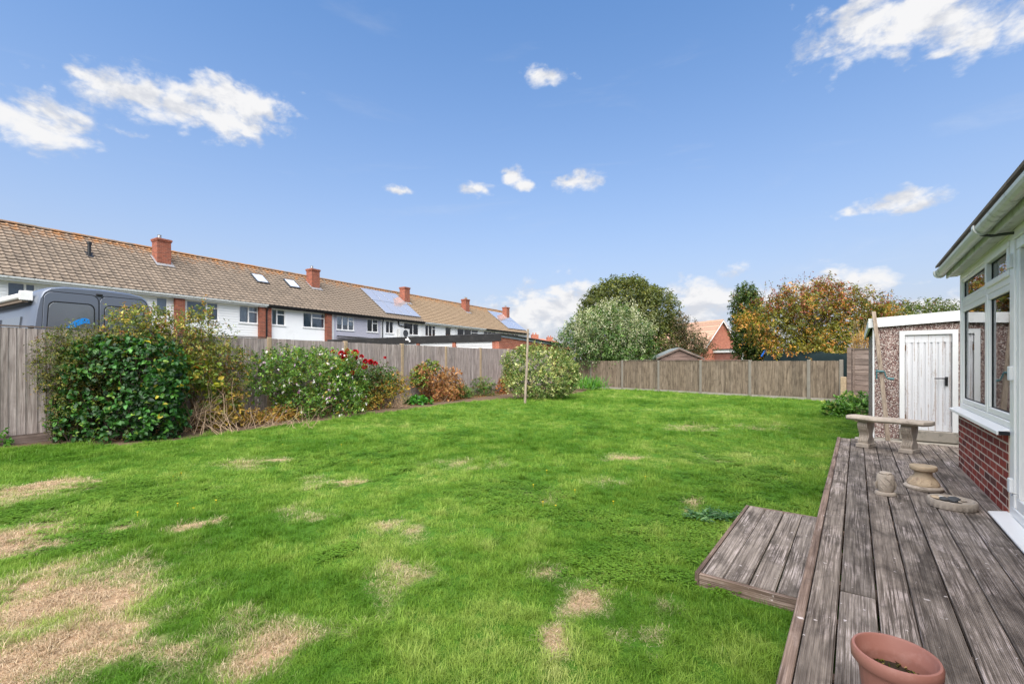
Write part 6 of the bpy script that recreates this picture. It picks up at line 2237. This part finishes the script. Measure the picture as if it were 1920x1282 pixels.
grass['label'] = 'green mown lawn grass with dried straw patches'
grass['category'] = 'grass'
ng_ = bpy.data.node_groups.new('scatter_grass', 'GeometryNodeTree')
ng_.interface.new_socket('Geometry', in_out='INPUT', socket_type='NodeSocketGeometry')
ng_.interface.new_socket('Geometry', in_out='OUTPUT', socket_type='NodeSocketGeometry')
gi, go = ng_.nodes.new('NodeGroupInput'), ng_.nodes.new('NodeGroupOutput')
ci = ng_.nodes.new('GeometryNodeCollectionInfo')
ci.inputs['Collection'].default_value = protos
ci.inputs['Separate Children'].default_value = True
ci.inputs['Reset Children'].default_value = True
iop = ng_.nodes.new('GeometryNodeInstanceOnPoints')


def named(nm, ty='FLOAT'):
    nd = ng_.nodes.new('GeometryNodeInputNamedAttribute')
    nd.data_type = ty
    nd.inputs['Name'].default_value = nm
    return nd.outputs['Attribute']


rotn = ng_.nodes.new('ShaderNodeCombineXYZ')
scn = ng_.nodes.new('ShaderNodeCombineXYZ')
mul = ng_.nodes.new('ShaderNodeMath')
mul.operation = 'MULTIPLY'
lk = ng_.links.new
lk(named('spin'), rotn.inputs[2])
sv = named('scl')
lk(sv, scn.inputs[0])
lk(sv, scn.inputs[1])
lk(sv, mul.inputs[0])
lk(named('hgt'), mul.inputs[1])
lk(mul.outputs[0], scn.inputs[2])
lk(gi.outputs[0], iop.inputs['Points'])
lk(ci.outputs[0], iop.inputs['Instance'])
iop.inputs['Pick Instance'].default_value = True
lk(named('pick', 'INT'), iop.inputs['Instance Index'])
lk(rotn.outputs[0], iop.inputs['Rotation'])
lk(scn.outputs[0], iop.inputs['Scale'])
lk(iop.outputs[0], go.inputs[0])
md = grass.modifiers.new('scatter', 'NODES')
md.node_group = ng_
# tiny yellow hawkbit flowers in the turf
fl_me = MB().lathe([(.003, 0), (.008, .002), (.009, .004), (.004, .005)], n=8).mesh('hawkbit_head', MAT['dandelion'])
hw = thing('hawkbit_flowers', 'tiny yellow wild flowers dotted through the lawn', 'flowers', WORLD, (0, 8, 0))
hw['kind'] = 'stuff'
mb = MB()
src = fl_me
for (px, py) in ((340, 893), (325, 899), (363, 961), (333, 952), (405, 946), (258, 969), (1018, 949), (1042, 956), (993, 880), (1025, 888), (1000, 916), (1078, 926), (1490, 869), (647, 866), (672, 868), (697, 873), (640, 838), (530, 838), (1210, 900), (1150, 948), (980, 830), (1250, 840)):
    q = ground(px, py)
    k = len(mb.v)
    for v_ in src.vertices: mb.v.append((q.x + v_.co.x, q.y + v_.co.y, .044 + v_.co.z))
    for pl in src.polygons: mb.f.append(tuple(i + k for i in pl.vertices))
    mb.tube([(q.x, q.y, 0), (q.x, q.y, .045)], .0012, 4)
stuff(mb.build('flower_heads', MAT['dandelion'], hw))
print('grass points', len(V), 'objects', len(bpy.data.objects))
